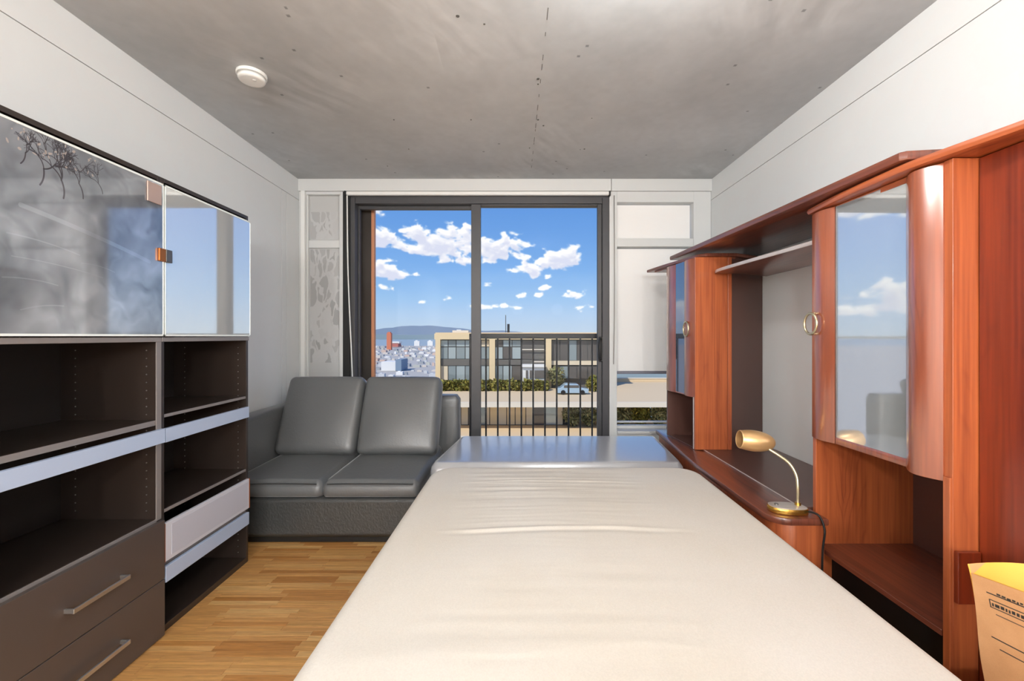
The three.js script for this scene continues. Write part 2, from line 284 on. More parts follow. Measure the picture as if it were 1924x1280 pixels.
// ---------------------------------------------------------------- the room shell
const XL = -1.93, XR = 1.776, ZB = 3.83, YC = EYE + 1.41, ZN = -4.6;         // left wall, right wall, window wall, ceiling, wall behind the camera
{
  const floor = struct('floor', box(XL - 0.2, XR + 0.2, -0.2, -0.012, ZN - 0.2, ZB + 0.3, { r: 0 }), M.subfloor);
  const tones = [[224, 166, 98], [212, 150, 82], [232, 178, 110], [200, 138, 72], [226, 170, 100], [238, 188, 120]].map(([r, g, b]) => std({ color: css(r, g, b), map: parquetGrain, roughness: 0.42 }));
  const rand = rng(5), L = 0.33, Wd = 0.03, loose = tones.map(() => []);
  for (let j = 0, Z = ZN; Z < ZB + 0.2; j++, Z += Wd) {
    let x = XL - rand() * L;
    const block = Math.floor(j / 5);
    x = XL - ((block * 0.377) % 1) * L - (rand() - 0.5) * 0.05;
    for (; x < XR; x += L) {
      const x0 = Math.max(x, XL), x1 = Math.min(x + L, XR), tone = Math.floor(rand() * 6); if (x1 - x0 < 0.01) continue;
      const seen = Z > 1.38 && Z < 2.68 && x1 > -1.3 && x0 < -0.25;
      const g = seen ? box(x0 + 0.0003, x1 - 0.0003, -0.012, -(rand() * 0.0005), Z + 0.0003, Z + Wd - 0.0003, { r: 0.0006, grain: 'z', seg: 1 }) : box(x0, x1, -0.012, 0, Z, Z + Wd, { r: 0, grain: 'z' });
      const uv = g.attributes.uv, du = rand() * 3; for (let i = 0; i < uv.count; i++) { const a = uv.getX(i), b = uv.getY(i); uv.setXY(i, a + du, b + du * 0.7); }
      if (seen) add('floor_strip', g, tones[tone], floor); else loose[tone].push(g);
    }
  }
  const g = merge(loose.map(merge)); // the strips that the bed and the furniture hide
  add('floor_strips', g, tones[0], floor, { kind: 'stuff' });

  const ceiling = struct('ceiling', box(XL - 0.2, XR + 0.2, YC, YC + 0.25, ZN - 0.2, ZB + 0.35, { r: 0, grain: 'z' }), M.concrete);
  // formwork joint and the bolt holes left in the concrete
  for (let i = 0, z = 1.72; z < 3.6; i++, z += 0.06 + hash(i, 3, 1) * 0.1) add('joint_mark', box(0.147, 0.150, YC - 0.001, YC + 0.004, z, z + 0.02 + hash(i, 4, 1) * 0.05, { r: 0 }), M.joint, ceiling);
  for (const [px, py, r] of [[1011, 148, 5], [1011, 158, 3], [860, 30, 5], [910, 45, 3], [1011, 225, 4], [1021, 236, 4], [885, 225, 3], [768, 280, 3], [1098, 280, 4], [1090, 281, 2], [995, 278, 3], [1112, 222, 2], [740, 225, 3], [728, 312, 3]]) { const Z = FOCAL * 1.41 / (632 - py); add('bolt_hole', new THREE.CylinderGeometry(r * 0.0016, r * 0.0016, 0.004, 10).translate((px - 965) * Z / FOCAL, YC, -Z), M.joint, ceiling); }

  // side walls: a wide panel below, a band above a thin reveal, an end panel by the window
  const split = YC - 0.185, ze = 3.545;
  for (const [side, x0, x1] of [['left', XL - 0.2, XL], ['right', XR, XR + 0.2]]) {
    const inner = side === 'left' ? [XL - 0.02, XL] : [XR, XR + 0.02], back = side === 'left' ? [x0, XL - 0.006] : [XR + 0.006, x1];
    const w = struct('wall_' + side, box(...back, -0.2, YC, ZN, ZB + 0.3, { r: 0 }), M.joint);
    add('wall_panel', box(...inner, 0, split - 0.002, ZN, side === 'left' ? ze : ZB, { r: 0.001 }), M.wall, w);
    add('wall_panel', box(...inner, split + 0.002, YC, ZN, ZB, { r: 0.001 }), M.wall, w);
    if (side === 'left') { add('wall_panel', box(XL - 0.02, XL, 0, split - 0.002, ze + 0.004, 3.62, { r: 0.001 }), M.wall, w); add('wall_panel', box(XL - 0.02, XL, 0, split - 0.002, 3.624, ZB, { r: 0.001 }), M.wall, w); }
  }
  struct('wall_near', box(XL - 0.2, XR + 0.2, -0.2, YC, ZN - 0.2, ZN, { r: 0 }), M.wall);

  // window wall: everything round the glazing
  const yh = EYE + 1.302, far = struct('wall_far', box(XL, -1.865, 0, yh, ZB, ZB + 0.2, { r: 0 }), M.trim);
  const solid = (n, x0, x1, y0, y1, Z0 = ZB, Z1 = ZB + 0.2, m = M.trim) => add(n, box(x0, x1, y0, y1, Z0, Z1, { r: 0.003 }), m, far);
  solid('fascia', XL, 0.874, yh, YC, ZB - 0.02); solid('fascia', 0.878, XR, yh, YC, ZB - 0.02);
  solid('lintel', XL, XR, yh - 0.02, YC + 0.02, ZB + 0.06, ZB + 0.25);
  solid('wall_post', 1.62, XR, 0, yh); solid('wall_post', 0.862, 0.93, 0, yh); solid('wall_post', -1.557, -1.535, 0, yh);
  solid('low_wall', 0.93, 1.62, 0, 0.405); solid('header', 0.93, 1.62, EYE + 1.207, yh); solid('header', -1.867, -1.557, EYE + 1.275, yh);
  solid('transom', 0.93, 1.62, EYE + 0.809, EYE + 0.881, ZB + 0.005, ZB + 0.12);
  solid('low_wall', -1.867, -1.557, 0, 0.3);
  const sill = struct('trim_1', box(0.93, 1.62, 0.405, 0.43, ZB - 0.02, ZB + 0.2), M.trim);
  struct('trim_2', box(-1.905, -1.868, 0.02, yh, ZB - 0.025, ZB - 0.001, { r: 0.004 }), M.white);
}
// ---------------------------------------------------------------- left sidelight with a printed branch pattern on frosted film
{
  const c = document.createElement('canvas'); c.width = 256; c.height = 1024; const x = c.getContext('2d'), rand = rng(11);
  // film runs from y = EYE + 1.275 down to 0.3; the print covers two fields
  const top = EYE + 1.275, bot = 0.3, Y = (h) => (top - (EYE + h)) / (top - bot) * 1024;
  x.fillStyle = '#d6d7d6'; x.fillRect(0, 0, 256, 1024);
  const field = (h0, h1, n) => {
    const y0 = Y(h0), y1 = Y(h1), pts = []; x.save(); x.beginPath(); x.rect(14, y0, 226, y1 - y0); x.clip();
    for (let i = 0; i < n; i++) pts.push([14 + rand() * 226, y0 + rand() * (y1 - y0)]);
    const img = x.getImageData(0, 0, 256, 1024), d = img.data;
    for (let py = Math.max(0, Math.floor(y0)); py < Math.min(1023, y1); py++) for (let px = 14; px < 240; px++) {
      const wx = px + (fbm(px / 40, py / 40, 200, 3) - 0.5) * 50, wy = py * 0.8 + (fbm(px / 40, py / 40, 220, 3) - 0.5) * 50; let a = 1e9, b = 1e9, k = 0;
      pts.forEach(([qx, qy], i) => { const r = Math.hypot(wx - qx, wy - qy * 0.8); if (r < a) { b = a; a = r; k = i; } else if (r < b) b = r; });
      const cell = smooth(9, 13, b - a), v = lerp(216, 178 + hash(k, 1, 4) * 22, cell * (hash(k, 2, 7) > 0.2 ? 1 : 0.15)), o = (py * 256 + px) * 4; d[o] = v; d[o + 1] = v + 1; d[o + 2] = v + 1;
    }
    x.putImageData(img, 0, 0); x.restore();
  };
  field(1.13, 0.885, 11); field(0.79, -0.24, 46);
  const t = new THREE.CanvasTexture(c); t.colorSpace = THREE.SRGBColorSpace;
  const film = phys({ map: t, roughness: 0.7, transmission: 0.25, thickness: 0 });
  const w = new THREE.Group(); w.name = 'window_1'; w.userData.kind = 'structure'; w.position.set(-1.71, 0.3, -ZB); scene.add(w);
  const g = new THREE.BoxGeometry(0.31, top - bot, 0.008); g.translate(-1.712, (top + bot) / 2, -(ZB + 0.05));
  add('frosted_pane', g, film, w, { label: 'frosted pane printed with pale branches' });
  for (const [a, b] of [[-1.867, -1.852], [-1.572, -1.557]]) add('window_frame', box(a, b, bot, top, ZB + 0.01, ZB + 0.09), M.trim, w);
  add('transom', box(-1.852, -1.572, EYE + 0.80, EYE + 0.868, ZB + 0.02, ZB + 0.085), M.trim, w);
}
// ---------------------------------------------------------------- right window: pale roller blinds inside a white frame
{
  const w = new THREE.Group(); w.name = 'window_2'; w.userData.kind = 'structure'; w.position.set(1.27, 0.43, -ZB); scene.add(w);
  const pane = (y0, y1) => add('window_pane', new THREE.PlaneGeometry(0.69, y1 - y0).translate(1.275, (y0 + y1) / 2, -(ZB + 0.13)), M.pane, w);
  pane(0.43, EYE + 0.809); pane(EYE + 0.881, EYE + 1.207);
  add('window_frame', box(0.93, 1.62, 0.43, 0.455, ZB + 0.1, ZB + 0.16), M.trim, w); add('window_frame', box(0.93, 1.62, 0.48, 0.492, ZB + 0.11, ZB + 0.15), M.trim, w);
  add('window_frame', box(0.93, 0.945, 0.43, EYE + 0.809, ZB + 0.1, ZB + 0.16), M.trim, w); add('window_frame', box(1.605, 1.62, 0.43, EYE + 0.809, ZB + 0.1, ZB + 0.16), M.trim, w);
  const b = thing('roller_blind', 'white roller blind pulled low over the wide window beside the cherry cabinet', 'blind', [1.275, EYE - 0.33, ZB + 0.07]);
  add('blind_cloth', box(0.936, 1.614, EYE - 0.32, EYE + 0.80, ZB + 0.07, ZB + 0.0712, { r: 0 }), M.blind, b);
  add('bottom_bar', box(0.936, 1.614, EYE - 0.345, EYE - 0.318, ZB + 0.062, ZB + 0.08, { r: 0.005 }), std({ color: css(120, 120, 132), roughness: 0.5 }), b);
  add('roller', bar([0.936, EYE + 0.79, ZB + 0.085], [1.614, EYE + 0.79, ZB + 0.085], 0.012), M.white, b);
  const u = thing('roller_blind', 'short white blind closed over the small upper pane above the transom', 'blind', [1.275, EYE + 0.89, ZB + 0.07]);
  add('blind_cloth', box(0.936, 1.614, EYE + 0.895, EYE + 1.2, ZB + 0.07, ZB + 0.0712, { r: 0 }), M.blind, u);
  add('bottom_bar', box(0.936, 1.614, EYE + 0.884, EYE + 0.897, ZB + 0.064, ZB + 0.078, { r: 0.004 }), M.white, u);
}
// ---------------------------------------------------------------- sliding glass door
{
  const d = new THREE.Group(); d.name = 'door_1'; d.userData.kind = 'structure'; d.position.set(-0.3, 0, -ZB); scene.add(d);
  const top = EYE + 1.25, F = (n, x0, x1, y0, y1, Z0, Z1, m = M.frame) => add(n, box(x0, x1, y0, y1, Z0, Z1, { r: 0.004 }), m, d);
  F('door_frame', -1.475, -1.432, 0.02, top, ZB + 0.01, ZB + 0.16); F('door_frame', 0.80, 0.86, 0.02, top, ZB + 0.0, ZB + 0.16); F('door_frame', -1.475, 0.86, EYE + 1.20, top + 0.03, ZB + 0.02, ZB + 0.16); F('door_frame', -1.475, 0.86, 0.0, 0.05, ZB + 0.01, ZB + 0.16);
  F('door_stile', -0.385, -0.298, 0.05, EYE + 1.2, ZB + 0.03, ZB + 0.075); F('door_stile', 0.762, 0.80, 0.05, EYE + 1.2, ZB + 0.03, ZB + 0.075); F('door_rail', -0.298, 0.762, EYE + 1.185, EYE + 1.2, ZB + 0.03, ZB + 0.075); F('door_rail', -0.298, 0.762, 0.05, 0.12, ZB + 0.03, ZB + 0.075);
  F('door_stile', -1.432, -1.418, 0.05, EYE + 1.2, ZB + 0.09, ZB + 0.135); F('door_stile', -0.385, -0.32, 0.05, EYE + 1.2, ZB + 0.09, ZB + 0.135); F('door_rail', -1.418, -0.385, EYE + 1.17, EYE + 1.2, ZB + 0.09, ZB + 0.135);
  add('window_pane', new THREE.PlaneGeometry(1.06, EYE + 1.07).translate(0.232, (EYE + 1.31) / 2, -(ZB + 0.05)), M.pane, d);
  add('window_pane', new THREE.PlaneGeometry(1.02, EYE + 1.12).translate(-0.89, (EYE + 1.22) / 2, -(ZB + 0.11)), M.pane, d);
  const h = add('door_handle', tube([[0.79, EYE - 0.03, ZB + 0.02], [0.775, EYE - 0.03, ZB - 0.025], [0.77, EYE - 0.06, ZB - 0.04], [0.77, EYE - 0.17, ZB - 0.04], [0.775, EYE - 0.205, ZB - 0.025], [0.79, EYE - 0.205, ZB + 0.02]], 0.012, 40, 10), M.frameBlack, d);
  add('handle_plate', box(0.772, 0.806, EYE - 0.23, EYE - 0.005, ZB + 0.004, ZB + 0.024, { r: 0.006 }), M.frameBlack, h);
  // roller cassette above the door, dark jamb strip and cords
  const c = thing('blind_cassette', 'long white blind cassette across the head of the sliding door', 'blind', [-0.31, EYE + 1.255, ZB - 0.01]);
  add('cassette', box(-1.50, 0.855, EYE + 1.262, EYE + 1.298, ZB - 0.03, ZB + 0.01, { r: 0.012 }), M.white, c);
  add('end_cap', box(-1.512, -1.50, EYE + 1.255, EYE + 1.3, ZB - 0.034, ZB + 0.012, { r: 0.003 }), M.frameBlack, c);
  add('end_cap', box(0.855, 0.867, EYE + 1.255, EYE + 1.3, ZB - 0.034, ZB + 0.012, { r: 0.003 }), M.frameBlack, c);
  add('shade_cord', tube([[-1.492, EYE + 1.26, ZB - 0.015], [-1.485, EYE + 0.6, ZB - 0.012], [-1.452, EYE - 0.2, ZB - 0.012], [-1.425, EYE - 0.9, ZB - 0.012]], 0.006), M.white, c);
  add('shade_cord', tube([[0.90, EYE + 1.26, ZB - 0.02], [0.903, EYE + 0.3, ZB - 0.02], [0.895, EYE - 0.25, ZB - 0.02]], 0.003), M.darkSteel, c);
  struct('trim_3', box(-1.535, -1.475, 0, EYE + 1.3, ZB - 0.005, ZB + 0.18, { r: 0.003 }), M.frameBlack);
}
// ---------------------------------------------------------------- outside the door: brick-red pier and the guard rail
{
  const p = struct('pillar', box(-2.1, -1.358, EYE - 0.42, 4.4, ZB + 0.24, ZB + 0.275, { r: 0.004 }), M.pierDark);
  add('pier_base', box(-2.1, -1.358, -0.4, EYE - 0.42, ZB + 0.238, ZB + 0.275, { r: 0.004 }), M.pierRed, p);
  add('corner_strip', box(-1.358, -1.330, -0.4, 4.4, ZB + 0.23, ZB + 0.28, { r: 0.003 }), M.pierEdge, p);
  struct('balcony_slab', box(-2.2, 2.2, -0.4, -0.05, ZB + 0.3, ZB + 0.62, { r: 0.005 }), M.paleSlab);
  const r = thing('guard_rail', 'dark steel guard rail with thin upright bars outside the sliding door', 'railing', [0.22, -0.05, 4.28]);
  const k = 4.28 / FOCAL, X = (px) => (px - 965) * k;
  add('top_rail', box(X(882), X(1152), EYE + (632 - 636.5) * k, EYE + (632 - 627) * k, 4.25, 4.31, { r: 0.006 }), M.railing, r);
  add('bottom_rail', box(X(882), X(1152), 0.06, 0.09, 4.265, 4.295, { r: 0.004 }), M.railing, r);
  const g = new THREE.CylinderGeometry(0.0085, 0.0085, EYE - 0.09, 8);
  for (let i = 0; i < 12; i++) { const m = add('baluster', g.clone().translate(X(891 + 22.15 * i), (EYE + 0.05) / 2 + 0.02, -4.28), M.railing, r); }
  for (const px of [884, 1150]) add('rail_post', box(X(px) - 0.012, X(px) + 0.012, -0.05, EYE - 0.02, 4.268, 4.292, { r: 0.003 }), M.railing, r);
}
// ---------------------------------------------------------------- left side: black-brown shelf units with mirrored wall cabinets on top
const XF = -1.51, ZA = 1.222, ZM = 1.822, ZE = 2.422;      // front plane of the units and their ends
{
  const wallX = XL + 0.004, t = 0.018;
  const carcass = (o, Z0, Z1, y0, y1, m) => {
    add('side_panel', box(wallX, XF, y0, y1, Z0 + 0.0005, Z0 + t, { r: 0.001 }), m, o);
    add('side_panel', box(wallX, XF, y0, y1, Z1 - t, Z1 - 0.0005, { r: 0.001 }), m, o);
    add('back_panel', box(wallX, wallX + 0.008, y0 + 0.01, y1 - 0.01, Z0 + t, Z1 - t, { r: 0 }), M.blackBrownDark, o);
    add('top_panel', box(wallX, XF, y1 - t, y1, Z0 + t, Z1 - t, { r: 0.001, grain: 'z' }), m, o);
    add('bottom_panel', box(wallX, XF, y0, y0 + 0.03, Z0 + t, Z1 - t, { r: 0.001, grain: 'z' }), m, o);
  };
  const pins = (o, Z0, Z1, y0, y1) => { for (const [Z, s] of [[Z1 - t, -1], [Z0 + t, 1]]) { const list = []; for (const x of [XF - 0.045, wallX + 0.07]) for (let y = y0; y < y1; y += 0.034) list.push(new THREE.CylinderGeometry(0.0028, 0.0028, 0.002, 6).rotateX(Math.PI / 2).translate(x, y, -(Z + s * 0.0005))); add('pin_holes', merge(list), M.steel, o, { kind: 'stuff' }); } };
  const shelf = (o, Z0, Z1, y, thick = 0.02) => { const s = add('shelf', box(wallX + 0.01, XF - 0.006, y - thick, y, Z0 + t, Z1 - t, { r: 0.001, grain: 'z' }), M.blackBrown, o); add('shelf_edge', box(XF - 0.006, XF - 0.002, y - thick, y, Z0 + t, Z1 - t, { r: 0.001 }), M.sheenEdge, s, { label: 'front edge of the shelf with window sheen in its colour' }); return s; };
  // nearer unit: two open bays over two drawers
  const A = thing('shelf_unit', 'black-brown open shelf unit with two plain drawers below, nearest the camera', 'shelf unit', [(wallX + XF) / 2, 0, (ZA + ZM) / 2]);
  carcass(A, ZA, ZM, 0, EYE - 0.004, M.blackBrown); pins(A, ZA, ZM, 0.54, 1.24);
  shelf(A, ZA, ZM, 0.925, 0.022); shelf(A, ZA, ZM, 0.505, 0.018);
  add('front_stile', box(XF - 0.001, XF + 0.004, 0.5, EYE - 0.004, ZM - 0.026, ZM - 0.001, { r: 0.001 }), M.sheenEdge, A);
  add('cross_rail', box(XF + 0.004, XF + 0.022, 0.826, 0.886, ZA, ZM - 0.002, { r: 0.002 }), M.sheenRail, A, { label: 'rail across the front with the window reflection painted pale blue' });
  add('top_edge', box(XF - 0.002, XF + 0.006, EYE - 0.024, EYE - 0.004, ZA, ZM - 0.001, { r: 0.002 }), M.sheenEdge, A);
  for (const [y0, y1] of [[0.246, 0.495], [0.004, 0.243]]) {
    const d = add('drawer', box(XF + 0.001, XF + 0.02, y0, y1, ZA + 0.002, ZM - 0.002, { r: 0.002 }), M.blackBrownFront, A);
    const y = (y0 + y1) / 2 - 0.004, x = XF + 0.02, zc = 1.515;
    add('handle', merge([box(x + 0.026, x + 0.034, y - 0.008, y + 0.008, zc - 0.105, zc + 0.105, { r: 0.0015 }), box(x - 0.001, x + 0.03, y - 0.007, y + 0.007, zc - 0.105, zc - 0.097, { r: 0.001 }), box(x - 0.001, x + 0.03, y - 0.007, y + 0.007, zc + 0.097, zc + 0.105, { r: 0.001 })]), M.steel, d, { label: 'flat steel bow handle' });
  }
  // farther unit: open bays, one frosted drawer
  const B = thing('shelf_unit', 'black-brown open shelf unit with one frosted white drawer, beside the grey sofa', 'shelf unit', [(wallX + XF) / 2, 0, (ZM + ZE) / 2]);
  carcass(B, ZM, ZE, 0, EYE - 0.004, M.blackBrown); pins(B, ZM, ZE, 0.06, 1.24);
  shelf(B, ZM, ZE, 0.942, 0.014); shelf(B, ZM, ZE, 0.531, 0.014); shelf(B, ZM, ZE, 0.30, 0.014);
  add('cross_rail', box(XF + 0.003, XF + 0.02, 0.824, 0.884, ZM + 0.004, ZE - 0.022, { r: 0.002 }), M.sheenRail, B, { label: 'upper rail with the window reflection painted pale blue' });
  add('cross_rail', box(XF + 0.003, XF + 0.02, 0.222, 0.29, ZM + 0.004, ZE - 0.022, { r: 0.002 }), M.sheenRail, B, { label: 'lower rail with the window reflection painted pale blue' });
  add('top_edge', box(XF - 0.002, XF + 0.006, EYE - 0.024, EYE - 0.004, ZM + 0.001, ZE - 0.001, { r: 0.002 }), M.sheenEdge, B);
  const dr = add('drawer', box(XF + 0.001, XF + 0.018, 0.311, 0.477, ZM + 0.002, ZE - 0.018, { r: 0.003 }), M.frostDrawer, B, { label: 'frosted white drawer front' });
  add('drawer_panel', box(XF + 0.0175, XF + 0.0195, 0.328, 0.462, ZM + 0.035, ZE - 0.035, { r: 0.0008 }), M.frostInner, dr);
  add('drawer_edge', box(XF + 0.0, XF + 0.019, 0.311, 0.477, ZE - 0.018, ZE - 0.013, { r: 0.001 }), M.copper, dr); add('drawer_edge', box(XF + 0.0, XF + 0.019, 0.311, 0.477, ZM - 0.0005, ZM + 0.002, { r: 0.0005 }), M.copper, dr);
  // wall cabinets with mirrored doors
  const doorReflectionMap = (() => {                                 // reflection painted on the nearer door: mottled grey, pale streaks, branch-like marks
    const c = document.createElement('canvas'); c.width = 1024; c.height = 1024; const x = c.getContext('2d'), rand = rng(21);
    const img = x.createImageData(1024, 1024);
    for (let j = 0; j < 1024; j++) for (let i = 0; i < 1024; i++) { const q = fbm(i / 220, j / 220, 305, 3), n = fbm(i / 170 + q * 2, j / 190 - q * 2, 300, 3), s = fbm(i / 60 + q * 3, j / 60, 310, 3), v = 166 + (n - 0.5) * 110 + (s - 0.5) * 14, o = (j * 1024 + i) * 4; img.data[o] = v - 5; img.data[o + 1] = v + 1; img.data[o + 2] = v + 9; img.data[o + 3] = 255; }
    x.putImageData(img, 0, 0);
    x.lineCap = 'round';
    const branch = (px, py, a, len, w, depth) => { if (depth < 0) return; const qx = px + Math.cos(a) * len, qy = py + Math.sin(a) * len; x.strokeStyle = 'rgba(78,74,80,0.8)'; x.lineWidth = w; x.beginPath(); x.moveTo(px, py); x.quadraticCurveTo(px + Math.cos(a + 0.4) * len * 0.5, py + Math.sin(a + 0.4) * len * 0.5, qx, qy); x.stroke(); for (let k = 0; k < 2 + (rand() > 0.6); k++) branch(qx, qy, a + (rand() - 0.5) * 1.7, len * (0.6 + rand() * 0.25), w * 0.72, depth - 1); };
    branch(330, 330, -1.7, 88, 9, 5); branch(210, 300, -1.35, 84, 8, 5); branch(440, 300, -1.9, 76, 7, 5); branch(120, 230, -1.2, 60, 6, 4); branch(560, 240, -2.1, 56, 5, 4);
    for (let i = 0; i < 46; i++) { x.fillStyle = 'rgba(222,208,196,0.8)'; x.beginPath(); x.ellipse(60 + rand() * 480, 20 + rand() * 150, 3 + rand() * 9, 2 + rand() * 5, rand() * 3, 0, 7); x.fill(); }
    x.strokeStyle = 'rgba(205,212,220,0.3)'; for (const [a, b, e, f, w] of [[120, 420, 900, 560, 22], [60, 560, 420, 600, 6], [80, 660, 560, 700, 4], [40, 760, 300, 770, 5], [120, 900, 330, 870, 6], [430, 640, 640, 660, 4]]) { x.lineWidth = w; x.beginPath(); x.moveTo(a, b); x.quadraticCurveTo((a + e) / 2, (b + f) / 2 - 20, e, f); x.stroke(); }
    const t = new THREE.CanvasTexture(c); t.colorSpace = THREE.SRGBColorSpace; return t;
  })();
  const doorReflectionMat = phys({ map: doorReflectionMap, roughness: 0.06, metalness: 0.5, clearcoat: 1, clearcoatRoughness: 0.03 });
  const yb = EYE - 0.002, yt = EYE + 0.682;
  for (const [Z0, Z1, label, near] of [[ZA, ZM, 'dark wall cabinet with a glass door painted with a mottled branch-like reflection, nearer of the two', true], [ZM, ZE, 'dark wall cabinet with a clear mirrored glass door, beside the window end', false]]) {
    const o = thing('wall_cabinet', label, 'cabinet', [(wallX + XF) / 2, yb, (Z0 + Z1) / 2]);
    carcass(o, Z0, Z1, yb, yt, M.blackBrown);
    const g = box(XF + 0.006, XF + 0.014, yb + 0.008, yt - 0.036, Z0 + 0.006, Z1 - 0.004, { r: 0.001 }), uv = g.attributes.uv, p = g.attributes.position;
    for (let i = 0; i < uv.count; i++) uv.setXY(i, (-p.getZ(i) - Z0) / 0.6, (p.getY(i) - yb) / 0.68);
    const d = add('door', g, near ? doorReflectionMat : M.mirrorGlass, o);
    const a = Z0 + 0.004, b = Z1 - 0.002;
    add('door_edge', merge([box(XF + 0.005, XF + 0.016, yt - 0.040, yt - 0.032, a, b, { r: 0.001 }), box(XF + 0.005, XF + 0.016, yb + 0.002, yb + 0.01, a, b, { r: 0.001 }), box(XF + 0.005, XF + 0.016, yb + 0.002, yt - 0.032, b - 0.005, b, { r: 0.001 }), box(XF + 0.005, XF + 0.016, yb + 0.002, yt - 0.032, a, a + 0.005, { r: 0.001 })]), M.glassEdge, d);
    const yk = EYE + 0.345;
    if (near) {
      add('hinge', box(XF + 0.0145, XF + 0.02, yt - 0.128, yt - 0.046, Z1 - 0.088, Z1 - 0.018, { r: 0.002 }), std({ color: css(205, 178, 166), roughness: 0.35, metalness: 0.5 }), d, { label: 'square rose-coloured hinge plate' });
      add('catch', box(XF + 0.0145, XF + 0.024, yk - 0.027, yk + 0.027, Z1 - 0.034, Z1 - 0.001, { r: 0.002 }), M.copper, d, { label: 'copper catch plate' });
    } else add('catch', box(XF + 0.0145, XF + 0.024, yk - 0.027, yk + 0.027, Z0 + 0.001, Z0 + 0.034, { r: 0.002 }), M.darkSteel, d, { label: 'grey steel catch plate' });
  }
}
// ---------------------------------------------------------------- smoke alarm
{
  const Z = FOCAL * 1.41 / (632 - 138), x = (473 - 965) * Z / FOCAL, o = thing('smoke_alarm', 'round white smoke alarm on the bare concrete ceiling', 'smoke alarm', [x, YC, Z]);
  const L = (pts) => new THREE.LatheGeometry(pts.map(([r, y]) => new THREE.Vector2(r, y)), 40).translate(x, YC, -Z);
  add('base', L([[0.0, 0], [0.072, 0], [0.073, -0.004], [0.073, -0.016], [0.070, -0.019], [0, -0.019]].reverse()), M.smokeWhite, o);
  const c = add('cover', L([[0.0, -0.018], [0.066, -0.018], [0.066, -0.034], [0.062, -0.041], [0.052, -0.044], [0, -0.045]].reverse()), M.smokeWhite, o);
  add('test_button', L([[0, -0.044], [0.01, -0.044], [0.01, -0.047], [0, -0.0475]].reverse()).translate(0.022, 0, 0.012), M.white, c);
}
// ---------------------------------------------------------------- grey leather sofa
{
  const x0 = -1.88, xi = -1.765, xm = -1.175, xr = -0.585, Zf = 2.62, s = thing('sofa', 'grey leather two-seat sofa with square back cushions under the window', 'sofa', [-1.2, 0, 3.1]);
  add('plinth', box(x0 + 0.02, xr - 0.01, 0, 0.05, Zf + 0.025, 3.55, { r: 0.004 }), M.plinth, s);
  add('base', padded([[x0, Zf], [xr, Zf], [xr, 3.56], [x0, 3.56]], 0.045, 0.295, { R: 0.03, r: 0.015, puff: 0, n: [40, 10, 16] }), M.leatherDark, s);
  add('armrest', padded([[x0 - 0.02, Zf - 0.01], [xi, Zf - 0.01], [xi, 3.66], [x0 - 0.02, 3.66]], 0.05, 0.735, { R: 0.03, r: 0.03, puff: 0.006, n: [14, 12, 40] }), M.leather, s);
  add('backrest', padded([[xi, 3.50], [-0.45, 3.50], [-0.45, 3.66], [xi, 3.66]], 0.05, 0.79, { R: 0.04, r: 0.04, puff: 0.004, n: [50, 12, 14] }), M.leather, s);
  for (const [a, b] of [[xi + 0.003, xm - 0.003], [xm + 0.003, xr]]) {
    const c = add('seat_cushion', padded([[a, Zf - 0.015], [b, Zf - 0.015], [b, 3.5], [a, 3.5]], 0.297, 0.392, { R: 0.035, r: 0.03, puff: 0.018, n: [32, 8, 36], seam: 0.006 }), M.leather, s);
    add('piping', tube([[a + 0.03, 0.374, Zf - 0.012], [(a + b) / 2, 0.377, Zf - 0.016], [b - 0.03, 0.374, Zf - 0.012]], 0.0035, 20, 6), M.leatherDark, c);
  }
  for (const [xb, xt] of [[-1.445, -1.49], [-0.865, -0.865]]) {
    const g = cushion(0.588, 0.60, 0.15, 0.045, 0.045), lean = 0.42;
    g.rotateX(-lean); g.translate((xb + xt) / 2, 0.667, -3.295);
    add('back_cushion', g, M.leather, s);
  }
}
// ---------------------------------------------------------------- long grey daybed under the window
{
  const y1 = EYE - 0.80, o = thing('daybed', 'long grey leather daybed between the sofa and the cherry ledge', 'daybed', [0.35, 0, 3.05]);
  const q = [[-0.535, 2.69], [1.085, 2.69], [1.155, 3.46], [-0.43, 3.46]], inset = q.map(([x, z], i) => [x + (i === 0 || i === 3 ? 0.02 : -0.02), z + (i < 2 ? 0.015 : -0.01)]);
  add('plinth', prism(inset.map(([x, z], i) => [x + (i === 0 || i === 3 ? 0.03 : -0.03), z + (i < 2 ? 0.03 : -0.02)]), 0, 0.05), M.plinth, o);
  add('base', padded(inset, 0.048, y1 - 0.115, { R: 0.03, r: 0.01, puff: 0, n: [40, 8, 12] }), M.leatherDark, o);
  add('cushion', padded(q, y1 - 0.115, y1 - 0.004, { R: 0.06, r: 0.035, puff: 0.012, n: [70, 8, 40], seam: 0.006 }), M.leatherBench, o);
}
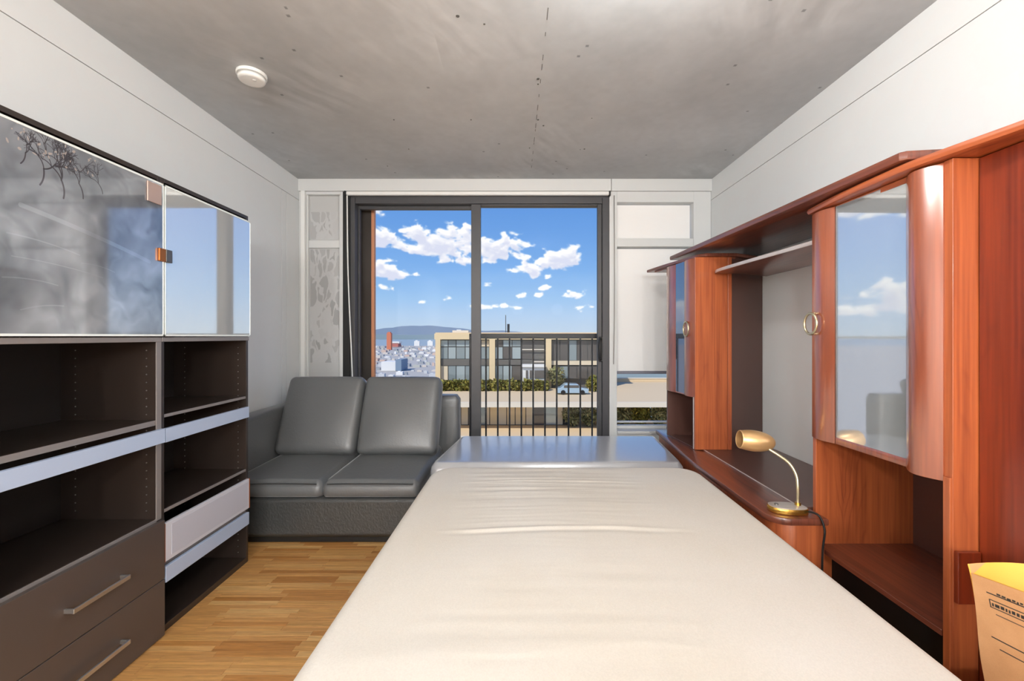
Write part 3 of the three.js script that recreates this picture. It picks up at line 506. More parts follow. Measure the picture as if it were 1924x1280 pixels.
// ---------------------------------------------------------------- bed: mattress in a cream fitted sheet on a dark base
{
  const y1 = EYE - 0.757, o = thing('bed', 'wide bed with a bare cream fitted sheet and rounded corners', 'bed', [0.27, 0, 1.48]);
  const q = [[-0.52, 0.42], [1.003, 0.42], [1.057, 2.49], [-0.468, 2.49]];
  const inset = q.map(([x, z], i) => [x + (i === 0 || i === 3 ? 0.03 : -0.03), z + (i < 2 ? 0.03 : -0.04)]);
  for (const [x, z] of inset.map(([a, b], i) => [a + (i === 0 || i === 3 ? 0.07 : -0.07), b + (i < 2 ? 0.07 : -0.07)])) add('leg', new THREE.CylinderGeometry(0.025, 0.02, 0.09, 14).translate(x, 0.045, -z), M.black, o);
  add('bed_base', prism(inset, 0.085, y1 - 0.262, { bevel: 0.006 }), M.leatherDark, o);
  const wr = (x, Z, e) => {                           // small folds that run across the sheet
    const w1 = fbm(x * 1.6 + 3, Z * 3, 400, 3), mid = smooth(-0.35, -0.1, x) * (1 - smooth(0.35, 0.75, x));
    const fine = (fbm(x * 1.5, Z * 26 + w1 * 2.2, 410, 3) - 0.5) * 0.0062 * mid * (0.35 + 0.9 * smooth(1.5, 2.2, Z));
    const zc = 1.655 + 0.012 * Math.sin(x * 6) + 0.012 * (fbm(x * 4, 0.5, 420, 2) - 0.5), d = (Z - zc) / 0.012, crease = 0.0036 * Math.exp(-d * d) * mid - 0.003 * Math.exp(-Math.pow((Z - zc + 0.022) / 0.016, 2)) * mid;
    const z2 = 2.2 + 0.02 * Math.sin(x * 4 + 1), c2 = 0.003 * Math.exp(-Math.pow((Z - z2) / 0.009, 2)) * mid, z3 = 1.02 + 0.03 * Math.sin(x * 3), c3 = 0.0022 * Math.exp(-Math.pow((Z - z3) / 0.05, 2)) * (1 - smooth(0.1, 0.6, x));
    return (fine + crease + c2 + c3 + (fbm(x * 2.2, Z * 2.2, 430, 3) - 0.5) * 0.005) * smooth(0, 0.09, e);
  };
  const c = [(q[0][0] + q[1][0]) / 2 + 0.026, (q[0][1] + q[2][1]) / 2];
  const m = add('mattress', padded(q, y1 - 0.26, y1, { R: 0.14, r: 0.05, puff: 0.012, n: [150, 10, 300], extra: (x, z, e) => wr(x + c[0], z + c[1], e), seam: 0.004 }), M.sheet, o);
}
// ---------------------------------------------------------------- right side: cherry wall unit
const bow = (a, b, out, n = 14) => { const p = []; const dx = b[0] - a[0], dz = b[1] - a[1], L = Math.hypot(dx, dz); for (let i = 0; i <= n; i++) { const t = i / n, k = Math.sin(Math.PI * t) * out; p.push([a[0] + dx * t - dz / L * k, a[1] + dz * t + dx / L * k]); } return p; };
const thick = (front, d) => [...front, ...front.slice().reverse().map(([x, z]) => [x + d, z])];
function ring(o, x, y, Z, R, parent) { return add('handle', new THREE.TorusGeometry(R, 0.0052, 10, 36).rotateY(Math.PI / 2).scale(1, 1.08, 0.92).translate(x, y, -Z), M.paleBrass, parent, { label: 'pale brass ring handle' }); }
{ // low sideboard ledge along the right wall
  const yT = EYE - 0.769, o = thing('sideboard', 'low cherry sideboard ledge with a dark top along the right wall', 'sideboard', [1.45, 0, 2.6]);
  const arc = []; for (let i = 0; i <= 10; i++) { const a = i / 10 * Math.PI / 2; arc.push([1.175 - 0.085 * Math.cos(a), 1.875 - 0.085 * Math.sin(a)]); }
  const front = [...curve([[1.168, 3.5], [1.14, 3.1], [1.10, 2.61], [1.09, 2.2], [1.09, 1.9]], 20), ...arc];
  add('front_ledge', prism([...front, [1.325, 1.79], [1.325, 1.912], [1.29, 1.912], [1.29, 3.5]], yT - 0.03, yT, { bevel: 0.006, grain: 'z' }), M.cherryDark, o, { label: 'reddish cherry front ledge' });
  add('worktop', box(1.292, XR - 0.002, yT - 0.028, yT + 0.002, 1.912, 3.6, { r: 0.002, grain: 'z' }), M.walnut, o, { label: 'dark brown worktop against the wall' });
  add('edge_strip', box(1.288, 1.293, yT - 0.01, yT + 0.0016, 1.912, 3.5, { r: 0.001 }), M.edge, o);
  const fr = front.map(([x, z]) => [x + 0.035, z + 0.02]);
  add('front_panel', prism([...fr, [1.32, 1.81], [1.32, 3.48], [1.25, 3.5]], 0.06, yT - 0.03, { bevel: 0.002 }), M.cherry, o);
  add('plinth', prism([...fr.map(([x, z]) => [x + 0.03, z + 0.02]), [1.32, 1.83], [1.32, 3.46]], 0, 0.06, { bevel: 0 }), M.black, o);
  add('back_carcass', box(1.321, XR - 0.01, 0, yT - 0.028, 1.93, 3.58, { r: 0.002 }), M.cherryDark, o);
}
{ // far display cabinet on the ledge
  const y0 = EYE - 0.767, y1 = EYE + 0.535, o = thing('display_cabinet', 'far cherry display cabinet with a narrow dark glass door standing on the ledge', 'cabinet', [1.45, y0, 3.1]);
  add('side_panel', box(1.226, 1.445, y0, y1, 2.876, 2.896, { r: 0.002 }), M.cherry, o);
  add('corner_post', box(1.447, 1.474, y0, y1, 2.874, 2.9, { r: 0.003 }), M.cherry, o);
  add('rear_panel', prism([[1.474, 2.878], [XR - 0.004, 3.032], [XR - 0.004, 3.05], [1.474, 2.896]], y0, y1), M.walnut, o, { label: 'dark brown rear side panel' });
  add('side_panel', box(1.19, XR - 0.004, y0, y1, 3.29, 3.31, { r: 0.002 }), M.walnut, o);
  add('back_panel', box(XR - 0.012, XR - 0.004, y0, y1, 3.05, 3.29, { r: 0 }), M.walnut, o);
  add('top_panel', prism([[1.228, 2.89], [1.46, 2.89], [XR - 0.01, 3.04], [XR - 0.01, 3.29], [1.19, 3.29]], y1 - 0.02, y1 - 0.001), M.cherry, o);
  add('shelf', prism([[1.232, 2.898], [1.46, 2.898], [XR - 0.013, 3.052], [XR - 0.013, 3.288], [1.195, 3.288]], EYE - 0.41, EYE - 0.392), M.cherry, o);
  add('niche_edge', box(1.224, 1.234, y0, EYE - 0.395, 2.897, 2.908, { r: 0.001 }), M.edge, o);
  add('niche_floor', prism([[1.236, 2.898], [1.46, 2.898], [XR - 0.013, 3.052], [XR - 0.013, 3.288], [1.2, 3.288]], y0, y0 + 0.006, { bevel: 0.001 }), M.walnut, o);
  const A = [1.182, 3.29], B = [1.226, 2.885], at = (t) => [A[0] + (B[0] - A[0]) * t, A[1] + (B[1] - A[1]) * t], yb = EYE - 0.415, ytop = EYE + 0.53;
  const d = add('door', prism(thick([at(0.34), at(0.68)], 0.006), yb + 0.01, ytop, { bevel: 0 }), phys({ color: css(120, 130, 146), roughness: 0.05, metalness: 0.7, clearcoat: 1 }), o, { label: 'dark glass door' });
  add('stile', prism(thick(bow(at(0), at(0.36), -0.012), 0.016), yb, ytop), M.cherrySatin, d); add('stile', prism(thick(bow(at(0.66), at(1), -0.018), 0.018), yb, ytop), M.cherrySatin, d);
  add('rail', prism(thick([at(0.36), at(0.66)], 0.014), yb, yb + 0.012, { bevel: 0.002 }), M.cherrySatin, d);
  ring(o, at(0.83)[0] - 0.024, EYE + 0.05, at(0.83)[1], 0.046, d);
  const crown = curve([[1.127, 3.6], [1.165, 3.35], [1.215, 3.1], [1.258, 2.90]], 14);
  add('crown', prism([...crown, [1.30, 2.86], [1.50, 2.86], [XR - 0.002, 3.0], [XR - 0.002, 3.6]], EYE + 0.537, EYE + 0.560, { bevel: 0.006, grain: 'z' }), M.cherryDark, o);
  add('crown_edge', prism([...curve([[1.16, 3.5], [1.19, 3.3], [1.222, 3.1], [1.256, 2.90]], 14), [1.30, 2.88], [1.5, 2.88], [1.5, 3.5]], EYE + 0.522, EYE + 0.5375, { bevel: 0.004, grain: 'z' }), M.cherryDark, o);
}
{ // long cornice board and the small shelf between the two display cabinets
  const c = single('cornice_board', prism([...curve([[1.20, 3.27], [1.235, 2.6], [1.262, 2.0], [1.272, 1.75], [1.285, 1.42]], 20), [1.30, 1.405], [1.44, 1.385], [XR - 0.002, 1.37], [XR - 0.002, 3.3]], EYE + 0.583, EYE + 0.615, { bevel: 0.008, grain: 'z' }), M.cherryDark, 'long cherry cornice board bridging the tops of both display cabinets', 'shelf');
  const s = thing('wall_shelf', 'thin cherry shelf with a pale front edge fixed to the white wall between the cabinets', 'shelf', [1.55, EYE + 0.43, 2.3]);
  add('board', prism([...curve([[1.352, 2.862], [1.335, 2.78], [1.342, 2.5], [1.362, 2.2], [1.378, 1.92]], 16), [XR - 0.002, 1.92], [XR - 0.002, 2.99], [1.50, 2.862]], EYE + 0.42, EYE + 0.44, { bevel: 0.004, grain: 'z' }), M.cherryDark, s);
  add('front_edge', prism(thick(curve([[1.345, 2.84], [1.332, 2.78], [1.339, 2.5], [1.359, 2.2], [1.375, 1.92]], 16), 0.006), EYE + 0.421, EYE + 0.441, { bevel: 0.002 }), M.edge, s, { label: 'pale front edge' });
}
{ // near display cabinet
  const X0 = 1.335, Zn = 1.327, Zf = 1.90, y1 = EYE + 0.545, o = thing('display_cabinet', 'near tall cherry display cabinet with a bowed glass door over an empty niche', 'cabinet', [1.55, 0, 1.6]);
  const yb = EYE - 0.444, yn = EYE - 0.915;
  add('side_panel', box(X0 + 0.006, XR - 0.002, 0, y1, Zn - 0.027, Zn, { r: 0.002 }), M.cherry, o, { label: 'bright cherry end panel' });
  add('side_panel', box(X0, XR - 0.002, 0, yb + 0.02, Zf - 0.02, Zf, { r: 0.002 }), M.cherry, o);
  add('side_panel', box(X0 + 0.01, XR - 0.002, yb + 0.02, y1, Zf - 0.02, Zf, { r: 0.002 }), M.cherry, o);
  add('niche_edge', box(X0 - 0.002, X0 + 0.008, 0, yb + 0.01, Zn - 0.026, Zn - 0.004, { r: 0.002 }), M.cherry, o);
  add('back_panel', box(XR - 0.012, XR - 0.003, 0.06, y1, Zn, Zf - 0.02, { r: 0 }), M.walnut, o);
  add('top_panel', box(X0 + 0.01, XR - 0.012, y1 - 0.02, y1, Zn, Zf - 0.02, { r: 0.001, grain: 'z' }), M.cherry, o);
  add('shelf', box(X0 + 0.012, XR - 0.012, yb + 0.002, yb + 0.022, Zn, Zf - 0.02, { r: 0.001, grain: 'z' }), M.cherry, o);
  add('shelf', box(X0 - 0.002, XR - 0.012, yn - 0.02, yn, Zn, Zf - 0.02, { r: 0.002, grain: 'z' }), M.cherryDark, o, { label: 'bottom shelf of the empty niche' });
  add('plinth', box(X0 + 0.07, XR - 0.012, 0, yn - 0.02, Zn, Zf - 0.02, { r: 0 }), M.black, o);
  add('end_block', box(1.344, 1.414, 0.468, 0.625, Zn - 0.040, Zn - 0.026, { r: 0.002 }), M.cherryPanel, o);
  const ya = yb - 0.004, yt = EYE + 0.541, L = [X0 - 0.003, Zf], G0 = [X0 + 0.006, 1.777], G1 = [X0 + 0.012, 1.453], N = [X0 + 0.002, Zn - 0.002];
  const d = add('door', prism(thick([G0, G1], 0.006), ya + 0.022, yt - 0.002, { bevel: 0 }), phys({ color: css(216, 221, 223), roughness: 0.03, metalness: 0.66, clearcoat: 1, clearcoatRoughness: 0.02 }), o, { label: 'reflecting glass door' });
  add('stile', prism(thick(bow(L, [G0[0] - 0.004, G0[1] - 0.004], -0.016), 0.02), ya, yt), M.cherrySatin, d);
  add('stile', prism(thick(bow([G1[0] - 0.004, G1[1] + 0.004], N, -0.030), 0.03), ya - 0.004, yt), M.cherrySatin, d);
  add('rail', prism(thick([[G0[0] - 0.002, G0[1]], [G1[0] - 0.002, G1[1]]], 0.016), ya, ya + 0.028, { bevel: 0.002 }), M.cherrySatin, d);
  add('glass_edge', prism(thick([[G0[0] - 0.003, G0[1] - 0.002], [G0[0] - 0.003, G0[1] - 0.006]], 0.006), ya, yt, { bevel: 0.001 }), M.walnut, d);
  ring(o, X0 - 0.035, EYE + 0.055, 1.865, 0.042, d);
  add('handle_mount', bar([X0 - 0.036, EYE + 0.10, 1.865], [X0 - 0.004, EYE + 0.10, 1.865], 0.006), M.paleBrass, d); add('handle_mount', bar([X0 - 0.036, EYE + 0.01, 1.865], [X0 - 0.004, EYE + 0.01, 1.865], 0.006), M.paleBrass, d);
}
{ // tall wardrobe panel nearest the camera
  const o = thing('wardrobe', 'tall plain cherry wardrobe at the right edge, behind the brown envelope', 'wardrobe', [1.6, 0, 0.5]);
  add('door', box(1.418, 1.438, 0.03, EYE + 0.543, 0.74, 1.297, { r: 0.002 }), M.cherryPanel, o);
  add('door', box(1.418, 1.438, 0.03, EYE + 0.543, 0.17, 0.737, { r: 0.002 }), M.cherryPanel, o);
  add('carcass', box(1.439, XR - 0.002, 0, EYE + 0.543, 0.17, 1.298, { r: 0.002 }), M.cherryDark, o);
  add('base_step', box(1.17, 1.417, 0, 0.325, 0.17, 1.15, { r: 0.004, grain: 'z' }), M.cherryDark, o);
  const front = curve([[1.33, 1.93], [1.304, 1.72], [1.296, 1.5], [1.296, 1.40], [1.312, 1.30], [1.345, 1.14], [1.372, 0.98], [1.385, 0.7], [1.385, 0.15]], 44);
  add('crown', prism([...front, [XR - 0.002, 0.15], [XR - 0.002, 1.93]], EYE + 0.547, EYE + 0.577, { bevel: 0.012, grain: 'z' }), M.cherry, o, { label: 'curved cherry crown moulding' });
}
{ // brass reading lamp on the end of the ledge
  const yT = EYE - 0.769, o = thing('reading_lamp', 'brass gooseneck reading lamp with an egg-shaped shade on the cherry ledge', 'lamp', [1.197, yT, 1.86]);
  const st = []; for (let i = 0; i < 40; i++) { const a = i / 40 * 2 * Math.PI, c = Math.cos(a), s = Math.sin(a), k = 0.076; st.push([1.197 + Math.sign(c) * Math.pow(Math.abs(c), 0.8) * k, 1.862 + Math.sign(s) * Math.pow(Math.abs(s), 0.8) * 0.045 - c * 0.012]); }
  const b = add('base', prism(st, yT + 0.0008, yT + 0.026, { bevel: 0.004 }), M.brass, o);
  add('base_plate', prism(st.map(([x, z]) => [1.197 + (x - 1.197) * 0.95, 1.862 + (z - 1.862) * 0.94]), yT + 0.0255, yT + 0.029, { bevel: 0.001 }), std({ color: css(214, 206, 198), roughness: 0.3, metalness: 0.6 }), b, { label: 'pale top plate' });
  add('switch', new THREE.CylinderGeometry(0.008, 0.009, 0.006, 16).translate(1.155, yT + 0.031, -1.872), M.darkSteel, b);
  const P = (px, py, Z) => [(px - 965) * Z / FOCAL, EYE + (632 - py) * Z / FOCAL, Z];
  add('gooseneck', tube([P(1499, 954, 1.868), P(1499, 915, 1.868), P(1496, 893, 1.88), P(1484, 872, 1.90), P(1465, 857, 1.93), P(1446, 845, 1.955), P(1434, 836, 1.97)], 0.0068, 60, 12), M.paleBrass, o);
  add('collar', new THREE.CylinderGeometry(0.011, 0.013, 0.012, 18).translate((1499 - 965) * 1.868 / FOCAL, yT + 0.034, -1.868), M.brass, o);
  const prof = [[0.0001, 0.084], [0.014, 0.0815], [0.026, 0.072], [0.036, 0.056], [0.043, 0.036], [0.0475, 0.012], [0.049, -0.014], [0.047, -0.040], [0.0435, -0.060], [0.0415, -0.072], [0.039, -0.072], [0.043, -0.05], [0.046, -0.014], [0.040, 0.036], [0.02, 0.072], [0.0001, 0.079]];
  const g = new THREE.LatheGeometry(new THREE.SplineCurve(prof.map(([r, y]) => new THREE.Vector2(Math.max(r, 0.0001), y))).getPoints(70).map((p) => new THREE.Vector2(Math.max(p.x, 0.0001), p.y)).reverse(), 44);
  const c = P(1420, 829, 1.985), dir = new THREE.Vector3(0.985, -0.10, 0.10).normalize();
  g.applyQuaternion(new THREE.Quaternion().setFromUnitVectors(new THREE.Vector3(0, 1, 0), dir)); g.translate(c[0], c[1], -c[2]);
  const s = add('lamp_shade', g, phys({ color: css(232, 190, 134), roughness: 0.36, metalness: 0.65, clearcoat: 0.5, clearcoatRoughness: 0.3 }), o);
  const bulb = new THREE.SphereGeometry(0.026, 20, 14).translate(c[0] - 0.03, c[1] + 0.003, -c[2]); add('bulb', bulb, M.white, s);
  add('cord', tube([[1.262, yT + 0.014, 1.84], [1.285, yT + 0.014, 1.795], [1.292, yT - 0.03, 1.770], [1.285, yT - 0.12, 1.770], [1.283, 0.2, 1.772], [1.283, 0.01, 1.77]], 0.0042, 50, 8), M.black, o);
}
{ // brown padded envelope leaning open beside the wardrobe
  const c = document.createElement('canvas'); c.width = 512; c.height = 512; const x = c.getContext('2d'), img = x.createImageData(512, 512);
  for (let j = 0; j < 512; j++) for (let i = 0; i < 512; i++) { const v = (fbm(i / 60, j / 60, 500, 4) - 0.5) * 18 + (hash(i, j, 8) - 0.5) * 8, o = (j * 512 + i) * 4; img.data[o] = 216 + v; img.data[o + 1] = 162 + v; img.data[o + 2] = 112 + v; img.data[o + 3] = 255; }
  x.putImageData(img, 0, 0); x.fillStyle = x.strokeStyle = '#35302c';
  const line = (a, b, w, y, t) => { x.lineWidth = t; x.beginPath(); x.moveTo(a, y); x.lineTo(b, y + w); x.stroke(); }, dashes = (a, b, y, h) => { const r = rng(Math.round(a * y)); for (let p = a; p < b;) { const w = 4 + r() * 9; x.fillRect(p, y + r() * 2, w, h); p += w + 3; } };
  dashes(66, 200, 40, 6); line(38, 300, 0, 50, 4); line(44, 300, 0, 72, 3); line(44, 46, 26, 72, 3); line(44, 300, 0, 98, 3); dashes(50, 300, 80, 11); line(58, 300, 0, 118, 2.5); line(40, 300, 0, 206, 4); line(60, 300, 0, 238, 3.5);
  const t = new THREE.CanvasTexture(c); t.colorSpace = THREE.SRGBColorSpace;
  const kraft = std({ map: t, roughness: 0.7 }), plain = std({ color: css(216, 162, 112), roughness: 0.7 }), o = thing('padded_envelope', 'open brown padded envelope with printed lines and a yellow lining', 'envelope', [1.25, 0.326, 0.95]);
  // front sheet faces the bed, back sheet behind it; the mouth gapes open at the top
  const bez = (a, b, c, t) => a * (1 - t) * (1 - t) + 2 * b * t * (1 - t) + c * t * t;
  const front = (s, v) => [lerp(1.166, 1.20, s) + v * 0.033 + 0.004 * Math.sin(v * 9 + s * 6) * v, lerp(0.6765 + 0.05 * s, 0.327, v), lerp(1.085 - v * 0.008, 0.70, s)];
  const back = (s, v) => [lerp(bez(1.162, 1.50, 1.204, s), lerp(1.205, 1.24, s), Math.pow(v, 0.8)), lerp(0.697 + 0.03 * s, 0.327, v), lerp(bez(1.09, 1.12, 0.70, s), lerp(1.078, 0.70, s), Math.pow(v, 0.8))];
  const sheet = (f, d, flip) => { const n = 26, pos = [], uv = [], idx = []; for (let j = 0; j <= n; j++) for (let i = 0; i <= n; i++) { const p = f(i / n, j / n); pos.push(p[0] + d, p[1], -p[2]); uv.push(i / n, 1 - j / n); } for (let j = 0; j < n; j++) for (let i = 0; i < n; i++) { const a = j * (n + 1) + i; flip ? idx.push(a, a + 1, a + n + 1, a + 1, a + n + 2, a + n + 1) : idx.push(a, a + n + 1, a + 1, a + 1, a + n + 1, a + n + 2); } const g = new THREE.BufferGeometry(); g.setAttribute('position', new THREE.Float32BufferAttribute(pos, 3)); g.setAttribute('uv', new THREE.Float32BufferAttribute(uv, 2)); g.setIndex(idx); g.computeVertexNormals(); return g; };
  kraft.side = plain.side = M.kraftYellow.side = THREE.DoubleSide;
  const a = add('front_sheet', sheet(front, 0, false), kraft, o); add('lining', sheet(front, 0.004, true), M.kraftYellow, a);
  const b = add('back_sheet', sheet(back, 0.004, true), plain, o); add('lining', sheet(back, 0, false), M.kraftYellow, b);
}
// ---------------------------------------------------------------- lamps: globe pendants, one above the bed just out of the frame, three added unseen behind the camera as fill
for (const [lamp, r, label] of [[KEY_LAMP, 0.08, 'small white globe pendant hanging from the concrete ceiling above the bed'], [{ ...FILL_LAMPS[0], color: FILL_COLOR }, 0.15, 'added fill light shaped as a globe pendant, unseen behind the camera on the shelf unit side'], [{ ...FILL_LAMPS[1], color: FILL_COLOR }, 0.15, 'added fill light shaped as a globe pendant, unseen in the middle of the row behind the camera'], [{ ...FILL_LAMPS[2], color: FILL_COLOR }, 0.15, 'added fill light shaped as a globe pendant, unseen behind the camera on the wardrobe side']]) {
  const [x, y, z] = lamp.at, o = thing('pendant_lamp', label, 'lamp', [x, YC, -z]);
  add('canopy', new THREE.CylinderGeometry(0.05, 0.055, 0.02, 24).translate(x, YC - 0.01, z), M.white, o);
  add('cable', new THREE.CylinderGeometry(0.004, 0.004, YC - y - r, 8).translate(x, (YC + y + r) / 2, z), M.white, o);
  add('globe', new THREE.SphereGeometry(r, 24, 16).translate(x, y, z), std({ color: css(250, 248, 240), emissive: new THREE.Color(1, 0.97, 0.92), emissiveIntensity: 3 }), o);
  const l = new THREE.PointLight(new THREE.Color().setRGB(...lamp.color), lamp.candela); l.name = 'pendant_glow'; l.position.set(x, y, z); l.shadow.radius = r / 0.02 * 0.9; l.castShadow = true; scene.add(l);
}
// ---------------------------------------------------------------- outside: office block across the way, its terraces and planting
const at = (px, py, Z) => [(px - 965) * Z / FOCAL, EYE + (632 - py) * Z / FOCAL];
const out = (n, px0, px1, py0, py1, Z, d, m, o, data) => { const [x0, y1] = at(px0, py0, Z), [x1, y0] = at(px1, py1, Z); return add(n, box(x0, x1, y0, y1, Z, Z + d, { r: 0 }), m, o, data); };
{
  const Z = 70, o = thing('office_block', 'beige two-storey office block with broad stone columns and gridded windows opposite', 'building', [5, -9, 75]);
  out('wall', 818, 1152, 638, 735, Z + 1.6, 14, M.spandrel, o); out('parapet', 816, 1154, 627, 638, Z, 15, M.stoneWarm, o);
  out('roof_slab', 818, 1152, 625, 628, Z + 0.3, 14, M.paleSlab, o);
  for (const [a, b] of [[818, 827], [919.5, 930], [1025, 1036], [1128, 1140]]) out('column', a, b, 638, 735, Z, 1.8, M.stoneWarm, o);
  out('spandrel', 827, 919.5, 675, 687, Z + 0.6, 1, M.spandrel, o); out('spandrel', 930, 1025, 676, 686, Z + 0.6, 1, M.spandrel, o); out('spandrel', 1036, 1128, 678, 686, Z + 0.6, 1, M.stone, o);
  const bay = (list, rows, mats) => { let k = 0; for (const [y0, y1] of rows) for (const [a, b] of list) { const w = out('window', a, b, y0, y1, Z + 0.75, 0.12, M.farMullion, o), m = mats[k++ % mats.length]; out('pane', a + 0.8, b - 0.8, y0 + 0.8, y1 - 0.8, Z + 0.70, 0.06, m, w); } };
  const rows = [[639, 652], [652, 675], [687, 715]];
  bay([[827, 842], [842, 857], [857, 874], [874, 888], [888, 904], [904, 919.5]], rows, [M.farGlassPale, M.farGlass, M.farGlassPale, M.farGlassPale, M.farGlass, M.stone, M.farGlass]);
  bay([[930, 945], [945, 962], [962, 979]], rows, [M.farGlassDark, M.farGlassPale, M.farGlass, M.farGlassPale]);
  bay([[979, 1002], [1002, 1025]], [[639, 656], [658, 676]], [M.farGlassDark, M.spandrel]);
  bay([[1036, 1052], [1052, 1068], [1068, 1084], [1084, 1104], [1104, 1128]], [[639, 678], [688, 712]], [M.farGlassDark, M.farGlassDark, M.farGlass, M.farGlassDark]);
  out('balcony_rail', 979, 1025, 656, 658, Z + 0.2, 0.1, M.lightGrey, o); out('balcony_rail', 1002, 1025, 679, 681, Z + 0.2, 0.1, M.lightGrey, o);
  const m = thing('roof_mast', 'thin dark mast beside a small dark box on the office roof', 'antenna', [...at(951, 624, 72), 72]);
  out('mast', 949.6, 950.8, 592, 626, 72, 0.12, M.railing, m); out('equipment_box', 953, 957.5, 609, 626, 72, 0.5, M.railing, m);
  const r = thing('roof_unit', 'low white plant housing on the left part of the office roof', 'roof unit', [...at(862, 626, 74), 74]);
  out('housing', 850, 880, 621, 626.5, 74, 3, M.lightGrey, r); out('vent', 858, 866, 619.5, 622, 74.5, 1, M.white, r);
}
{ // terraces: pale decks with facades below
  const t = struct('terrace', box(-16, 34, EYE - 8.95, EYE - 8.5, 54.5, 70, { r: 0 }), M.paleSlab);
  add('terrace_lip', box(-16, 34, EYE - 9.05, EYE - 8.42, 54.2, 54.6, { r: 0 }), M.lightGrey, t);
  const low = thing('lower_block', 'lower beige storey with shopfront windows and dark mullions under the terrace', 'building', [3, -13, 60]);
  const Z = 58; out('wall', 860, 1070, 761, 812, Z + 1.2, 8, M.spandrel, low);
  for (const [a, b, m] of [[893, 912, M.farGlass], [912, 920, M.stone], [920, 936, M.stoneWarm], [936, 952, M.stone], [952, 968, M.stoneWarm], [968, 988, M.stoneWarm], [988, 1002, M.stone], [1002, 1025, M.farGlassDark], [1025, 1046, M.farGlassPale], [1046, 1058, M.stone], [866, 880, M.stone], [880, 893, M.farGlassDark]]) { const w = out('window', a, b, 762, 799, Z + 0.6, 0.2, M.farMullion, low); out('pane', a + 0.8, b - 0.8, 764, 798, Z + 0.5, 0.12, m, w); }
  const t2 = struct('lower_terrace', box(-16, 34, EYE - 13.0, EYE - 12.25, 51, 63, { r: 0 }), M.paleSlab); add('terrace_lip', box(-16, 34, EYE - 12.4, EYE - 11.95, 50.6, 51, { r: 0 }), M.lightGrey, t2);
  struct('ground', box(-3000, 3000, -63, -60, 30, 2750, { r: 0 }), M.ground);
  struct('wall_below', box(-16, 34, -60, EYE - 13, 52, 62, { r: 0 }), M.paleSlab);
}
{
  const t = struct('terrace', box(16.6, 34, EYE - 8.95, EYE - 8.5, 70.02, 79, { r: 0 }), M.paleSlab);
  const b = thing('boundary_wall', 'long low pale wall at the far side of the terrace under the roller blind', 'wall', [26, EYE - 8.5, 79.5]);
  add('wall', box(16.6, 36, EYE - 9, EYE - 7.9, 79.2, 79.6, { r: 0 }), M.paleSlab, b); add('coping', box(16.6, 36, EYE - 7.9, EYE - 7.75, 79.1, 79.7, { r: 0 }), M.lightGrey, b);
  struct('hills', box(20, 60, -30, EYE - 6.9, 95, 110, { r: 3 }), M.hillNear);
}
// leafy things: many small leaf cards gathered as one foliage part
function foliage(parent, boxes, n, size, m, seed) {
  const rand = rng(seed), g = new THREE.PlaneGeometry(1, 0.5).toNonIndexed(), im = new THREE.InstancedMesh(g, m, n), o = origin(parent), q = new THREE.Quaternion(), e = new THREE.Euler(), s = new THREE.Vector3(), p = new THREE.Vector3(), M4 = new THREE.Matrix4(), col = new THREE.Color();
  for (let i = 0; i < n; i++) {
    const b = boxes[Math.floor(rand() * boxes.length)], a = rand() * 6.283, c = rand() * 2 - 1, r = Math.pow(rand(), 0.4), k = Math.sqrt(1 - c * c);
    p.set(b[0] + Math.cos(a) * k * r * b[3], b[1] + c * r * b[4], -(b[2] + Math.sin(a) * k * r * b[5])).sub(o);
    e.set(rand() * 6, rand() * 6, rand() * 6); q.setFromEuler(e); const z = size * (0.6 + rand() * 0.8); s.set(z, z, z); im.setMatrixAt(i, M4.compose(p, q, s)); const v = 0.6 + rand() * 0.8; im.setColorAt(i, col.setRGB(v * (0.9 + rand() * 0.3), v, v * (0.8 + rand() * 0.3)));
  }
  im.name = 'foliage'; im.userData.kind = 'stuff'; parent.add(im); return im;
}
